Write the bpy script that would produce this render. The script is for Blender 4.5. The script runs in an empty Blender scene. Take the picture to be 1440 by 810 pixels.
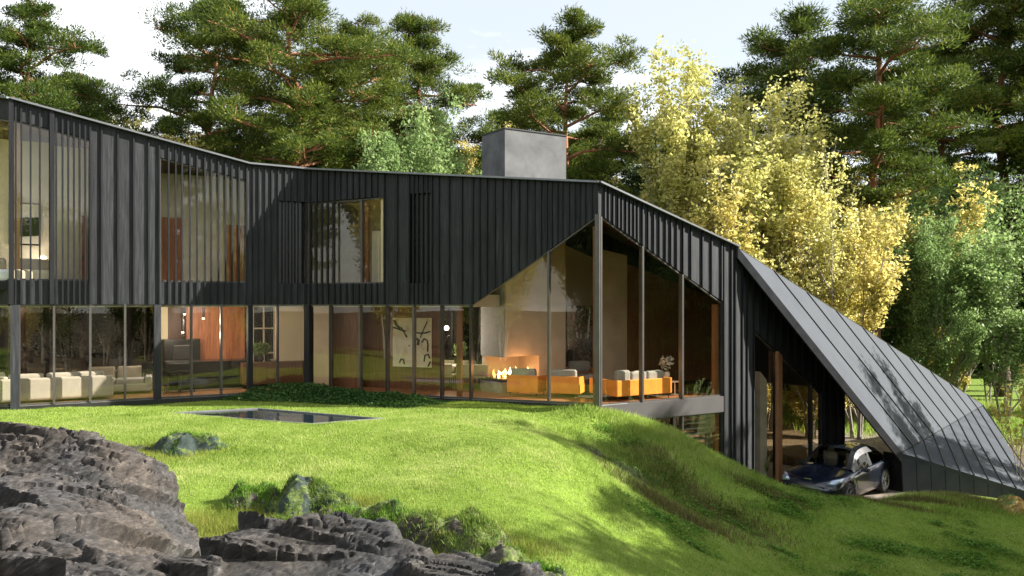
import bpy, math, random
import numpy as np
from mathutils import Vector, Matrix, noise
R = math.radians
random.seed(7); rng = np.random.default_rng(7)
scn = bpy.context.scene
col = scn.collection
F = 1200.0; HY = 428.0; EYE = 2.8
def W(px, py, d):                       # a sight line of the photograph at a chosen depth, in metres
    return Vector(((px-720)/F*d, d, EYE-(py-HY)/F*d))
# ------------------------------------------------------------------ object helpers
class MB:
    def __init__(s): s.v=[]; s.f=[]; s.m=[]
    def add(s, vs, fs, mi=0):
        b=len(s.v); s.v.extend([tuple(p) for p in vs]); s.f.extend([tuple(b+i for i in f) for f in fs]); s.m.extend([mi]*len(fs))
    def hexa(s, b, t, mi=0):            # 4 bottom points, 4 top points (same winding)
        s.add(list(b)+list(t), [(3,2,1,0),(4,5,6,7),(0,1,5,4),(1,2,6,5),(2,3,7,6),(3,0,4,7)], mi)
    def box(s, c, size, rz=0, mi=0, M=None):
        x,y,z=[k/2 for k in size]; ca,sa=math.cos(rz),math.sin(rz)
        P=[(-x,-y,-z),(x,-y,-z),(x,y,-z),(-x,y,-z),(-x,-y,z),(x,-y,z),(x,y,z),(-x,y,z)]
        Q=[]
        for p in P:
            q=Vector((p[0]*ca-p[1]*sa+c[0], p[0]*sa+p[1]*ca+c[1], p[2]+c[2]))
            Q.append(M@q if M else q)
        s.hexa(Q[:4],Q[4:],mi)
    def tube(s, pts, rad, n=8, mi=0, cap=True):
        pts=[Vector(p) for p in pts]
        if not hasattr(rad,'__len__'): rad=[rad]*len(pts)
        b=len(s.v); prev=None
        for i,p in enumerate(pts):
            d=(pts[min(i+1,len(pts)-1)]-pts[max(i-1,0)])
            if d.length<1e-9: d=Vector((0,0,1))
            d.normalize()
            a=Vector((1,0,0)) if abs(d.x)<.8 else Vector((0,1,0))
            if prev is not None: a=prev
            e=(a-d*a.dot(d)).normalized(); g=d.cross(e); prev=e
            for k in range(n):
                th=2*math.pi*k/n
                s.v.append(tuple(p+(e*math.cos(th)+g*math.sin(th))*rad[i]))
        for i in range(len(pts)-1):
            for k in range(n):
                k2=(k+1)%n
                s.f.append((b+i*n+k,b+i*n+k2,b+(i+1)*n+k2,b+(i+1)*n+k)); s.m.append(mi)
        if cap:
            s.f.append(tuple(b+k for k in range(n))[::-1]); s.m.append(mi)
            s.f.append(tuple(b+(len(pts)-1)*n+k for k in range(n))); s.m.append(mi)
    def lathe(s, c, prof, n=16, mi=0):  # prof: list of (r,z)
        b=len(s.v)
        for r,z in prof:
            for k in range(n):
                th=2*math.pi*k/n; s.v.append((c[0]+r*math.cos(th), c[1]+r*math.sin(th), c[2]+z))
        for i in range(len(prof)-1):
            for k in range(n):
                k2=(k+1)%n
                s.f.append((b+i*n+k,b+i*n+k2,b+(i+1)*n+k2,b+(i+1)*n+k)); s.m.append(mi)
        s.f.append(tuple(b+k for k in range(n))[::-1]); s.m.append(mi)
        s.f.append(tuple(b+(len(prof)-1)*n+k for k in range(n))); s.m.append(mi)
    def build(s, name, mat, parent=None, smooth=False, bevel=0, subsurf=0, loc=None, rz=0):
        me=bpy.data.meshes.new(name); me.from_pydata(s.v,[],s.f)
        mats=mat if isinstance(mat,(list,tuple)) else [mat]
        for m in mats: me.materials.append(m)
        if len(mats)>1: me.polygons.foreach_set('material_index', s.m)
        if smooth: me.polygons.foreach_set('use_smooth',[True]*len(s.f))
        me.update()
        o=bpy.data.objects.new(name,me); col.objects.link(o)
        if bevel:
            b=o.modifiers.new('bevel','BEVEL'); b.width=bevel; b.segments=3; b.limit_method='ANGLE'; b.angle_limit=R(35)
        if subsurf:
            b=o.modifiers.new('sub','SUBSURF'); b.levels=subsurf; b.render_levels=subsurf
        if parent: o.parent=parent
        if loc is not None: o.location=loc
        if rz: o.rotation_euler=(0,0,rz)
        return o
def npmesh(name, V, nper, mat, parent=None, smooth=False, Fc=None):
    """mesh from numpy: V (n,3); faces of nper consecutive vertices each unless Fc is given"""
    me=bpy.data.meshes.new(name); V=np.ascontiguousarray(V,dtype=np.float32)
    me.vertices.add(len(V)); me.vertices.foreach_set('co',V.ravel())
    if Fc is None: Fc=np.arange(len(V),dtype=np.int32).reshape(-1,nper)
    nf=len(Fc); me.loops.add(nf*nper); me.loops.foreach_set('vertex_index',np.ascontiguousarray(Fc,dtype=np.int32).ravel())
    me.polygons.add(nf); me.polygons.foreach_set('loop_start',np.arange(nf,dtype=np.int32)*nper)
    me.polygons.foreach_set('loop_total',np.full(nf,nper,dtype=np.int32))
    if smooth: me.polygons.foreach_set('use_smooth',np.ones(nf,dtype=bool))
    me.update(calc_edges=True); me.materials.append(mat)
    o=bpy.data.objects.new(name,me); col.objects.link(o)
    if parent: o.parent=parent
    return o
def tag(o, label=None, cat=None, group=None, kind=None):
    if label: o['label']=label
    if cat: o['category']=cat
    if group: o['group']=group
    if kind: o['kind']=kind
    return o
def thing(name, label, cat, loc=(0,0,0), rz=0, group=None):
    o=bpy.data.objects.new(name,None); col.objects.link(o); o.location=loc; o.rotation_euler=(0,0,rz)
    o.empty_display_size=.3
    return tag(o,label,cat,group)
def copy_tree(o, parent=None):
    c=o.copy(); col.objects.link(c); c.parent=parent
    for ch in list(o.children): copy_tree(ch,c)
    return c
# ------------------------------------------------------------------ materials
class NT:
    def __init__(s,name):
        s.mat=bpy.data.materials.new(name); s.mat.use_nodes=True; s.t=s.mat.node_tree; s.t.nodes.clear()
        s.out=s.n('ShaderNodeOutputMaterial')
    def n(s,ty,**kw):
        nd=s.t.nodes.new(ty)
        for k,v in kw.items(): setattr(nd,k,v)
        return nd
    def l(s,a,b): s.t.links.new(a,b)
    def coords(s,kind='Object',scale=(1,1,1),rot=(0,0,0)):
        tc=s.n('ShaderNodeTexCoord'); mp=s.n('ShaderNodeMapping'); s.l(tc.outputs[kind],mp.inputs['Vector'])
        mp.inputs['Scale'].default_value=scale; mp.inputs['Rotation'].default_value=rot; return mp.outputs[0]
    def noise(s,vec,scale=5,detail=4,rough=.55,dist=0):
        nd=s.n('ShaderNodeTexNoise'); nd.inputs['Scale'].default_value=scale; nd.inputs['Detail'].default_value=detail
        nd.inputs['Roughness'].default_value=rough; nd.inputs['Distortion'].default_value=dist
        if vec: s.l(vec,nd.inputs['Vector'])
        return nd.outputs['Fac']
    def ramp(s,fac,stops,interp='LINEAR'):
        nd=s.n('ShaderNodeValToRGB'); cr=nd.color_ramp; cr.interpolation=interp
        while len(cr.elements)<len(stops): cr.elements.new(.5)
        for e,(p,c) in zip(cr.elements,stops): e.position=p; e.color=(*c,1) if len(c)==3 else c
        s.l(fac,nd.inputs[0]); return nd.outputs[0]
    def mix(s,fac,a,b,blend='MIX'):
        nd=s.n('ShaderNodeMix',data_type='RGBA',blend_type=blend)
        for sock,v in ((0,fac),(6,a),(7,b)):
            if isinstance(v,(int,float)): nd.inputs[sock].default_value=v
            elif isinstance(v,tuple): nd.inputs[sock].default_value=(*v,1)
            else: s.l(v,nd.inputs[sock])
        return nd.outputs[2]
    def math(s,op,a,b=None):
        nd=s.n('ShaderNodeMath',operation=op)
        for i,v in enumerate((a,b)):
            if v is None: continue
            if isinstance(v,(int,float)): nd.inputs[i].default_value=v
            else: s.l(v,nd.inputs[i])
        return nd.outputs[0]
    def bsdf(s,colr=(.5,.5,.5),rough=.6,metal=0,spec=.5,bump=None,bstr=.3,bdist=.02,coat=0,emit=None,estr=0):
        b=s.n('ShaderNodeBsdfPrincipled')
        for nm,v in (('Base Color',colr),('Roughness',rough),('Metallic',metal),('Specular IOR Level',spec)):
            if isinstance(v,(int,float)): b.inputs[nm].default_value=v
            elif isinstance(v,tuple): b.inputs[nm].default_value=(*v,1)
            else: s.l(v,b.inputs[nm])
        b.inputs['Coat Weight'].default_value=coat
        if emit: b.inputs['Emission Color'].default_value=(*emit,1); b.inputs['Emission Strength'].default_value=estr
        if bump is not None:
            bp=s.n('ShaderNodeBump'); bp.inputs['Strength'].default_value=bstr; bp.inputs['Distance'].default_value=bdist
            s.l(bump,bp.inputs['Height']); s.l(bp.outputs[0],b.inputs['Normal'])
        s.l(b.outputs[0],s.out.inputs[0]); return b
def scal(c,k): return tuple(min(1,x*k) for x in c)
def flat(name,c,rough=.6,var=.15,scale=6,bstr=.15,metal=0,spec=.5,coat=0):
    m=NT(name); v=m.coords('Object'); f=m.noise(v,scale,5)
    cc=m.ramp(f,[(.3,scal(c,1-var)),(.7,scal(c,1+var))])
    m.bsdf(cc,rough,metal,spec,bump=m.noise(v,scale*12,3),bstr=bstr,bdist=.005,coat=coat); return m.mat
def wood(name,c,rough=.5,axis='z',k=1.0,contrast=.45):
    m=NT(name); sc={'z':(9,9,.6),'x':(.6,9,9),'y':(9,.6,9)}[axis]
    v=m.coords('Object',tuple(x*k for x in sc)); f=m.noise(v,2.2,6,.6,1.2); g=m.noise(v,9,3,.6)
    h=m.math('ADD',m.math('MULTIPLY',f,.75),m.math('MULTIPLY',g,.25))
    cc=m.ramp(h,[(.32,scal(c,1-contrast)),(.5,c),(.68,scal(c,1+contrast))])
    m.bsdf(cc,rough,bump=h,bstr=.25,bdist=.004); return m.mat
def charred(name,c,wet=.5):
    m=NT(name); v=m.coords('Object',(14,14,.7)); f=m.noise(v,1.4,8,.68,.5)
    v2=m.coords('Object',(1,1,1)); g=m.noise(v2,1.1,4); g2=m.noise(m.coords('Object',(3,3,.5)),1.7,5,.6)
    geo=m.n('ShaderNodeNewGeometry'); ri=geo.outputs['Random Per Island']
    a=m.ramp(f,[(.28,scal(c,.35)),(.48,c),(.6,scal(c,1.6)),(.75,scal(c,2.8))])
    b=m.ramp(ri,[(0,(.72,.72,.73)),(.5,(1,1,1)),(1,(1.0,1.0,1.0))])
    a=m.mix(1.0,a,b,'MULTIPLY')
    bb=m.ramp(g2,[(.3,(.72,.72,.74)),(.7,(1.0,1.0,1.0))]); a=m.mix(.8,a,bb,'MULTIPLY')
    vo=m.n('ShaderNodeTexVoronoi'); vo.inputs['Scale'].default_value=1.0; m.l(m.coords('Object',(3.1,3.1,.9)),vo.inputs['Vector'])
    kn=m.ramp(vo.outputs['Distance'],[(.02,(0.1,.1,.1)),(.09,(1,1,1))]); a=m.mix(.75,a,kn,'MULTIPLY')
    rr=m.ramp(g,[(.3,(wet,)*3),(.7,(wet+.2,)*3)])
    m.bsdf(a,rr,spec=.3,bump=f,bstr=.5,bdist=.006); return m.mat
def glass(name,tint=(.96,.93,.87),ior=1.5,rough=0.0):
    m=NT(name); tr=m.n('ShaderNodeBsdfTransparent'); tr.inputs[0].default_value=(*tint,1)
    gl=m.n('ShaderNodeBsdfGlossy'); gl.inputs['Roughness'].default_value=rough; gl.inputs['Color'].default_value=(1,.97,.9,1)
    r0=((ior-1)/(ior+1))**2; ge=m.n('ShaderNodeNewGeometry'); dt=m.n('ShaderNodeVectorMath',operation='DOT_PRODUCT'); m.l(ge.outputs['Normal'],dt.inputs[0]); m.l(ge.outputs['Incoming'],dt.inputs[1])
    cs=m.math('ABSOLUTE',dt.outputs['Value']); pw=m.math('POWER',m.math('SUBTRACT',1.0,cs),5.0); frv=m.math('ADD',m.math('MULTIPLY',pw,1-r0),r0)
    nz=m.noise(m.coords('Object'),.35,1); bp=m.n('ShaderNodeBump'); bp.inputs['Strength'].default_value=.25; bp.inputs['Distance'].default_value=.02
    m.l(nz,bp.inputs['Height']); m.l(bp.outputs[0],gl.inputs['Normal'])
    mx=m.n('ShaderNodeMixShader'); m.l(frv,mx.inputs[0]); m.l(tr.outputs[0],mx.inputs[1]); m.l(gl.outputs[0],mx.inputs[2])
    m.l(mx.outputs[0],m.out.inputs[0]); return m.mat
def leaf(name,stops,trans=.4,rough=.45,nscale=.5,big=0):
    m=NT(name); geo=m.n('ShaderNodeNewGeometry'); oi=m.n('ShaderNodeObjectInfo')
    v=m.coords('Object'); f=m.noise(v,nscale,3)
    x=m.math('ADD',m.math('MULTIPLY',geo.outputs['Random Per Island'],.55),m.math('MULTIPLY',f,.6))
    x=m.math('ADD',x,m.math('MULTIPLY',m.math('SUBTRACT',oi.outputs['Random'],.5),.18))
    x=m.math('SUBTRACT',x,.08)
    if big: x=m.math('ADD',x,m.math('MULTIPLY',m.math('SUBTRACT',m.noise(v,.23,4,.6),.5),big)); x=m.math('ADD',x,m.math('MULTIPLY',m.math('SUBTRACT',m.noise(v,2.6,3,.6),.5),big*.8))
    cc=m.ramp(x,stops)
    d=m.n('ShaderNodeBsdfPrincipled'); m.l(cc,d.inputs['Base Color']); d.inputs['Roughness'].default_value=rough; d.inputs['Specular IOR Level'].default_value=.15
    t=m.n('ShaderNodeBsdfTranslucent'); m.l(cc,t.inputs[0])
    mx=m.n('ShaderNodeMixShader'); mx.inputs[0].default_value=trans; m.l(d.outputs[0],mx.inputs[1]); m.l(t.outputs[0],mx.inputs[2])
    m.l(mx.outputs[0],m.out.inputs[0]); return m.mat
M={}
M['board']=charred('charred_board',(.027,.028,.030),.55)
M['batten']=charred('charred_batten',(.010,.0105,.012),.5)
M['zinc']=flat('zinc_cap',(.2,.205,.21),.35,.1,3,.05,metal=.6)
M['steel']=flat('black_steel',(.035,.034,.034),.35,.2,3,.05,metal=.3)
M['bronze']=flat('bronze_frame',(.12,.11,.10),.35,.15,3,.05,metal=.5)
M['glass']=glass('window_glass',ior=1.55)
M['plaster']=flat('warm_plaster',(.56,.46,.36),.8,.12,1.3,.25)
M['wallgrey']=flat('greige_wall',(.76,.73,.64),.85,.05,1,.05)
M['cream']=flat('cream_wall',(.74,.66,.48),.8,.06,1.2,.05)
M['white']=flat('white_paint',(.75,.74,.70),.7,.03,1,.05)
M['redwood']=wood('red_wood_panel',(.46,.17,.075),.4,'z',.6,.5)
M['doorwood']=wood('red_wood_door',(.42,.16,.08),.45,'z',1.2,.4)
M['darkwood']=wood('dark_wood_panel',(.17,.075,.042),.4,'z',.8,.45)
M['ceilwood']=wood('ceiling_wood',(.13,.07,.04),.5,'x',.6,.3)
M['floorwood']=wood('floor_wood',(.36,.18,.09),.35,'x',.5,.35)
M['rawwood']=wood('raw_timber',(.48,.30,.14),.6,'z',1.4,.3)
M['postwood']=wood('brown_post',(.22,.10,.045),.5,'z',1.4,.3)
M['concrete']=flat('concrete',(.33,.32,.30),.8,.22,1.8,.35)
M['chimney']=flat('chimney_render',(.085,.085,.084),.75,.4,1.6,.4)
M['orange']=flat('orange_leather',(.90,.36,.06),.45,.1,4,.2)
M['fabric']=flat('pale_fabric',(.42,.415,.40),.9,.05,6,.3)
M['fabricgrey']=flat('grey_fabric',(.34,.35,.36),.9,.08,6,.3)
M['beige']=flat('beige_fabric',(.42,.37,.29),.9,.08,6,.3)
M['black']=flat('black_lacquer',(.012,.012,.012),.25,.2,3,.03)
M['brass']=flat('brass',(.5,.33,.12),.3,.1,3,.05,metal=.9)
M['tile']=flat('pool_tile',(.012,.02,.024),.3,.3,3,.1)
M['stone']=flat('pool_stone',(.16,.16,.16),.6,.2,3,.3)
M['beam']=flat('beam_render',(.06,.054,.05),.8,.1,2,.1)
M['rug']=flat('dark_rug',(.03,.035,.03),.95,.2,5,.3)
M['bark_dec']=flat('grey_bark',(.26,.23,.19),.85,.35,5,.6)
def pinebark():
    m=NT('pine_bark'); v=m.coords('Object',(6,6,1.6)); f=m.noise(v,1.5,6,.7,.6)
    tc=m.n('ShaderNodeTexCoord'); sp=m.n('ShaderNodeSeparateXYZ'); m.l(tc.outputs['Object'],sp.inputs[0])
    h=m.math('DIVIDE',sp.outputs[2],14.0)
    lo=m.ramp(f,[(.35,(.05,.035,.028)),(.65,(.20,.13,.095))]); hi=m.ramp(f,[(.35,(.20,.075,.035)),(.65,(.46,.20,.095))])
    fac=m.ramp(h,[(.15,(0,0,0)),(.5,(1,1,1))]); m.bsdf(m.mix(fac,lo,hi),.85,bump=f,bstr=.8,bdist=.03); return m.mat
M['bark_pine']=pinebark()
M['needles']=leaf('pine_needles',[(.15,(.026,.05,.010)),(.45,(.07,.11,.018)),(.75,(.16,.19,.028)),(.95,(.27,.26,.04))],.38,.45,.7)
M['leaf_yellow']=leaf('yellow_leaves',[(.1,(.24,.28,.06)),(.35,(.50,.49,.14)),(.65,(.70,.65,.25)),(.9,(.88,.84,.50))],.62)
M['leaf_gold']=leaf('gold_leaves',[(.1,(.26,.25,.05)),(.35,(.54,.47,.13)),(.65,(.74,.64,.23)),(.9,(.88,.82,.48))],.62)
M['leaf_green']=leaf('green_leaves',[(.1,(.09,.16,.04)),(.4,(.19,.29,.09)),(.75,(.32,.43,.16)),(.95,(.46,.52,.24))],.5)
M['leaf_dark']=leaf('dark_leaves',[(.1,(.012,.025,.008)),(.5,(.028,.05,.013)),(.9,(.07,.085,.02))],.3)
M['hedge']=leaf('ground_cover_leaves',[(.1,(.015,.05,.012)),(.5,(.045,.11,.025)),(.9,(.11,.20,.045))],.25,.3)
M['flower']=flat('white_flowers',(.8,.76,.68),.8,.05,5,.1)
# ------------------------------------------------------------------ facade lines
class Seg:
    def __init__(s,P,Q):
        s.P=Vector(P[:2]); s.Q=Vector(Q[:2]); s.L=(s.Q-s.P).length; s.u=(s.Q-s.P)/s.L; s.n=Vector((-s.u.y,s.u.x))
        s.a=math.atan2(s.u.y,s.u.x)
    def t(s,px,off=0):
        k=(px-720)/F; p=s.P+s.n*off; return (k*p.y-p.x)/(s.u.x-k*s.u.y)
    def p(s,t,off=0): return s.P+s.u*t+s.n*off
    def at(s,px,off=0): return s.p(s.t(px,off),off)
    def z(s,px,py,off=0): return EYE-(py-HY)/F*s.at(px,off).y
    def prism(s,mb,t0,t1,o0,o1,za,zb,zc,zd,mi=0):  # bottom za..zb, top zc..zd along t0..t1
        a,b,c,d=s.p(t0,o0),s.p(t1,o0),s.p(t1,o1),s.p(t0,o1)
        mb.hexa([(a.x,a.y,za),(b.x,b.y,zb),(c.x,c.y,zb),(d.x,d.y,za)],[(a.x,a.y,zc),(b.x,b.y,zd),(c.x,c.y,zd),(d.x,d.y,zc)],mi)
class TT(float): pass
def polar(px,d): return ((px-720)/F*d,d)
P0=polar(15,23.43); P2=polar(430,27.5); P3=polar(842,23.7); P5=(6.97,26.56); P6=(12.34,31.5)
A=Seg(P0,P2); B=Seg(P2,P3); C=Seg(P3,P5); D=Seg(P5,P6)
L0=(-19.0,25.2); A0=Seg(L0,P0)
K1=(-18.4,30.9); K2=(-7.2,36.4); K3=(3.2,33.2); K4=(8.6,36.6)
def lin(pts):
    xs=[p[0] for p in pts]; ys=[p[1] for p in pts]
    return lambda t: float(np.interp(t,xs,ys))
tA1=A.t(350)
topA=lin([(0,8.42),(tA1,7.16),(A.L,7.14)]); topB=lin([(0,7.14),(B.L,6.16)]); topC=lin([(0,6.16),(C.L,4.57)]); topA0=lin([(0,9.3),(A0.L,8.42)])
Ra=Vector((6.99,26.44,4.55)); Rb=W(1268,637,28.2); Rc=W(1383,570,41.0)
nR=(Rb-Ra).cross(Rc-Ra); 
def roofz(x,y): return Ra.z-(nR.x*(x-Ra.x)+nR.y*(y-Ra.y))/nR.z
house=thing('modern_house','long angular black timber house with a folded metal roof sweeping down to the ground','house',(0,0,0))
def hb(mb,name,mat,**kw): return mb.build(name,mat,house,**kw)
BW=.045; BP=.055
# ---- facade A
def battens(seg,pxs,zb,zt,mb,skip=None,w=BW,proj=BP,zdrop=.0):
    for px in pxs:
        t=seg.t(px); t0,t1=t-w/2,t+w/2
        seg.prism(mb,t0,t1,-proj,-.002,zb(t0),zb(t1),zt(t0)-.01,zt(t1)-.01)
def strips(seg,pxs,zb,zt,mb,o0=0,o1=.15):
    ts=[float(x) if isinstance(x,TT) else seg.t(x) for x in pxs]
    for a,b in zip(ts[:-1],ts[1:]): seg.prism(mb,a,b,o0,o1,zb(a),zb(b),zt(a),zt(b))
k=lambda c:(lambda t:c)
def sub(f,c): return lambda t:f(t)-c
SILL=3.47; SOF=2.80
xa=[15,22,30,43,56,70,79,88,96,104,112,120,127]
xs_=[127,143,166,188,209,224]
xw2=[224,237,247,256,267,277,288,297,307,317,326,336,347]
xa2=[347,356,364,373,382,391,401,410,419,429.5]
mb=MB()
strips(A,[TT(0)]+xa[1:],k(SOF),k(SILL),mb); strips(A,[TT(0)]+xa[1:],sub(topA,.52),topA,mb)
strips(A,xs_,k(SOF),topA,mb)
strips(A,xw2,k(SOF),k(SILL),mb); strips(A,xw2,sub(topA,.5),topA,mb)
strips(A,[347,356,364,373,382,391],k(SOF),topA,mb)
strips(A,[391,401,410,419,TT(A.L)],k(SOF),k(SILL),mb); strips(A,[391,401,410,419,TT(A.L)],k(6.1),topA,mb)
fa=hb(mb,'facade_wall',M['board']); fa['label']='long left facade of pale charred boards with two slatted windows'
mb=MB(); battens(A,xa[1:]+xs_[1:]+xw2[1:]+xa2[1:],k(SOF),topA,mb)
for px in (15,72.5): battens(A,[px+.8],k(SOF),topA,mb,w=.12,proj=.1)
mb.build('batten',M['batten'],fa)
# ---- facade B
xb=[431,437,446,454,462,471,479,488,496.5,505,514,522.5,531,541]
xb2=[541,559,576]; xl=[576,582,588,595,601.5,608]
xb3=[608,617.5,632,650,665]; xb4=[665,674.6,685,696,707,718.6,730,741,752,761,769,776,784,791,800,808,815,823,832,841]
zW3=lin([(B.t(431),6.08),(B.t(541),6.14)])
tS=B.t(665); GA=5.30
openB=lin([(0,SOF),(tS,SOF),(B.L,GA)])
mb=MB()
xx=[TT(0)]+xb[1:]
strips(B,xx,k(SOF),k(SILL-.02),mb); strips(B,xx,zW3,topB,mb)
strips(B,xb2,k(SOF),topB,mb)
strips(B,xl,k(SOF),k(3.45),mb); strips(B,xl,k(6.17),topB,mb)
strips(B,xb3,k(SOF),topB,mb); strips(B,xb4[:-1]+[TT(B.L)],openB,topB,mb)
fb=hb(mb,'facade_wall',M['board']); fb['label']='middle facade of shaded charred boards cut by the gable glazing'
mb=MB(); battens(B,[437,446,454,462,471],k(SOF),topB,mb)
battens(B,xb[6:-1],k(SOF),k(SILL),mb); battens(B,xb[6:-1],zW3,topB,mb)
battens(B,xb2+xl[1:]+xb3[1:],k(SOF),topB,mb); battens(B,xb4[1:],openB,topB,mb)
mb.build('batten',M['batten'],fb)
# ---- facade C
tG=C.t(1016); openC=lin([(0,GA),(tG,2.89)])
xc=[843,850,855.5,862,869,874,880,885.5,891,896,903,911,919,926.7,935.5,943,951,960,971,987,1000,1014]
mb=MB(); strips(C,[TT(0)]+xc[1:]+[1016],openC,topC,mb); strips(C,[1016,1028,TT(C.L)],k(-3.9),topC,mb)
fc=hb(mb,'facade_wall',M['board']); fc['label']='right facade band of charred boards sloping down over the gable glazing'
mb=MB(); battens(C,xc[1:],openC,topC,mb); battens(C,[1017.5,1028,1033.5],k(-3.9),topC,mb); mb.build('batten',M['batten'],fc)
# ---- facade D (black boards under the metal roof)
def topD(t):
    q=D.p(t); return roofz(q.x,q.y)-.16
tD0,tD1=D.t(1059),D.t(1156)
openD=lin([(tD0,D.z(1059,462)),(tD1,D.z(1156,552))])
mb=MB(); strips(D,[TT(0),1043,1050,1059],k(-3.9),topD,mb,0,.15)
strips(D,[1059,1068,1078,1088,1098,1108,1118,1128,1138,1147,1156],openD,topD,mb,0,.15)
strips(D,[1156,1166,1177,1188],k(-3.9),topD,mb,0,.15)
fd=hb(mb,'facade_wall',M['board']); fd['label']='black board wall under the sweeping roof beside the car'
mb=MB(); battens(D,[1043,1050,1059,1158,1166,1177,1186],k(-3.9),topD,mb)
battens(D,[1068,1078,1088,1098,1108,1118,1128,1138,1147],openD,topD,mb); mb.build('batten',M['batten'],fd)
# ---- facade A0 (turned away on the far left)
mb=MB(); strips(A0,[TT(0),TT(2),TT(4),TT(A0.L-.8),TT(A0.L)],k(SOF),k(SILL),mb); hb(mb,'facade_wall',M['board']); mb=MB(); strips(A0,[TT(0),TT(2),TT(4),TT(A0.L)],sub(topA0,.55),topA0,mb)
mb2=hb(mb,'facade_wall',M['board'])
# ---- zinc cap
mb=MB()
for seg,top,e in ((A0,topA0,0),(B,topB,0),(C,topC,.12)):
    seg.prism(mb,-.03,seg.L+e*0+.03,-.16,.25,top(0)+.002,top(seg.L)+.002,top(0)+.055,top(seg.L)+.055)
A.prism(mb,0,tA1,-.16,.25,topA(0)+.002,topA(tA1)+.002,topA(0)+.055,topA(tA1)+.055)
A.prism(mb,tA1,A.L,-.16,.25,topA(tA1)+.002,topA(A.L)+.002,topA(tA1)+.055,topA(A.L)+.055)
hb(mb,'roof_edge_cap',M['zinc'])
# ---- roofs and ceilings
TZ=dict(L0=9.2,P0=8.36,P1=7.1,P2=7.08,P3=6.1,P5=4.5,P6=roofz(*P6)-.2,K4=3.9,K3=6.1,K2=7.2,K1=8.6)
PT=dict(L0=A0.p(0,.07),P0=A.p(.06,.08),P1=A.p(tA1,.08),P2=A.p(A.L-.0,.09),P3=B.p(B.L-.04,.1),P5=C.p(C.L-.02,.1),P6=D.p(D.L-.05,.1),K4=K4,K3=K3,K2=K2,K1=K1)
polys=[('L0','P0','K1'),('P0','P1','K2','K1'),('P1','P2','K2'),('P2','P3','K3','K2'),('P3','P5','K4','K3'),('P5','P6','K4')]
def shell(names,dz0,dz1,mb,mi=0):
    n=len(names); b=[(*PT[q],TZ[q]+dz0) for q in names]; t=[(*PT[q],TZ[q]+dz1) for q in names]
    fs=[tuple(range(n))[::-1]] ; fs.append(tuple(range(n,2*n)))
    for i in range(n): j=(i+1)%n; fs.append((i,j,n+j,n+i))
    mb.add(b+t,fs,mi)
mb=MB(); [shell(q,-.12,-.01,mb) for q in polys]; roof=hb(mb,'roof',M['zinc'])
mb=MB(); [shell(q,-.34,-.14,mb) for q in polys]; hb(mb,'ceiling',M['ceilwood'])
# ---- floor plates
def plate(pts,z0,z1,mb):
    n=len(pts); fs=[tuple(range(n))[::-1],tuple(range(n,2*n))]+[(i,(i+1)%n,n+(i+1)%n,n+i) for i in range(n)]
    mb.add([(p[0],p[1],z0) for p in pts]+[(p[0],p[1],z1) for p in pts],fs)
ins=lambda seg,t,o: tuple(seg.p(t,o))
mb=MB(); e=.02
plate([L0,ins(A,0,e),ins(A,A.L,e),ins(B,B.L,.03),ins(C,tG,.03),(2.6,33.2),K2,K1],-.45,-.006,mb)
hb(mb,'floor_slab',M['concrete'])
mb=MB(); plate([(-18.6,25.6),ins(A,.1,.2),ins(A,A.L,.2),ins(B,B.L-.1,.22),ins(C,tG-.1,.2),(2.6,33),(-7.1,36),(-18,30.6)],-.004,0.0,mb); fl=hb(mb,'wood_floor',M['floorwood'])
Sx=ins(B,tS-.05,.16); Sb=ins(B,tS-.05,7.9)
mb=MB(); plate([ins(A0,.3,.2),ins(A,.1,.17),ins(A,A.L,.17),Sx,Sb,K2,K1],2.72,3.1,mb); hb(mb,'upper_floor_slab',M['white'])
mb=MB(); plate([ins(C,.2,.4),ins(C,C.L-.1,.2),ins(D,D.L-.2,.3),K4,(2.6,33)],-3.62,-3.5,mb); hb(mb,'lower_floor',M['concrete'])
# concrete band below the gable glazing
mb=MB(); C.prism(mb,.02,tG,-.05,.02,-.50,-.50,-.02,-.02); hb(mb,'floor_edge_beam',M['beam'])
mb=MB(); A.prism(mb,0,A.L-.06,-.06,.018,-.4,-.4,-.01,-.01); B.prism(mb,.06,B.L,-.06,.018,-.4,-.4,-.01,-.01); A0.prism(mb,0,A0.L,-.06,.01,-.4,-.4,-.01,-.01); hb(mb,'base_plinth',M['steel'])
# ---- windows
def win(seg,ta,tb,za,zb,zc,zd,off=.06,label=None,mat='glass',fm='bronze',fw=.045,mull=.06,bottom=True):
    mb=MB(); seg.prism(mb,ta+.01,tb-.01,off,off+.012,za,zb,zc,zd); w=mb.build('window',M[mat],house)
    if label: w['label']=label
    f=MB()
    seg.prism(f,ta-mull/2,ta+mull/2,off-.07,off+.09,za,za,zc+.0,zc+.0)
    if bottom: seg.prism(f,ta+mull/2,tb-mull/2,off-.03,off+.05,za,zb,za+fw,zb+fw)
    seg.prism(f,ta+mull/2,tb-mull/2,off-.03,off+.05,zc-fw,zd-fw,zc,zd)
    f.build('frame',M[fm],w); return w
gA=[27,76,127,176,223,269.5,311.5,350,391,427]
for a,b in zip(gA[:-1],gA[1:]): win(A,A.t(a),A.t(b),0,0,SOF,SOF)
gB=[434,464,505.5,543.5,581,620.5,661.5]
for a,b in zip(gB[:-1],gB[1:]): win(B,B.t(a),B.t(b),0,0,SOF,SOF)
t1,t2,t3=B.t(661.5),B.t(771),B.L-.08
win(B,t1,t2,0,0,openB(t1),openB(t2)-.02,label='tall glass pane under the rising board edge'); win(B,t2,t3,0,0,openB(t2),openB(t3)-.02,label='tall glass pane left of the corner post')
gC=[.08,C.t(904),C.t(960),tG]
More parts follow.
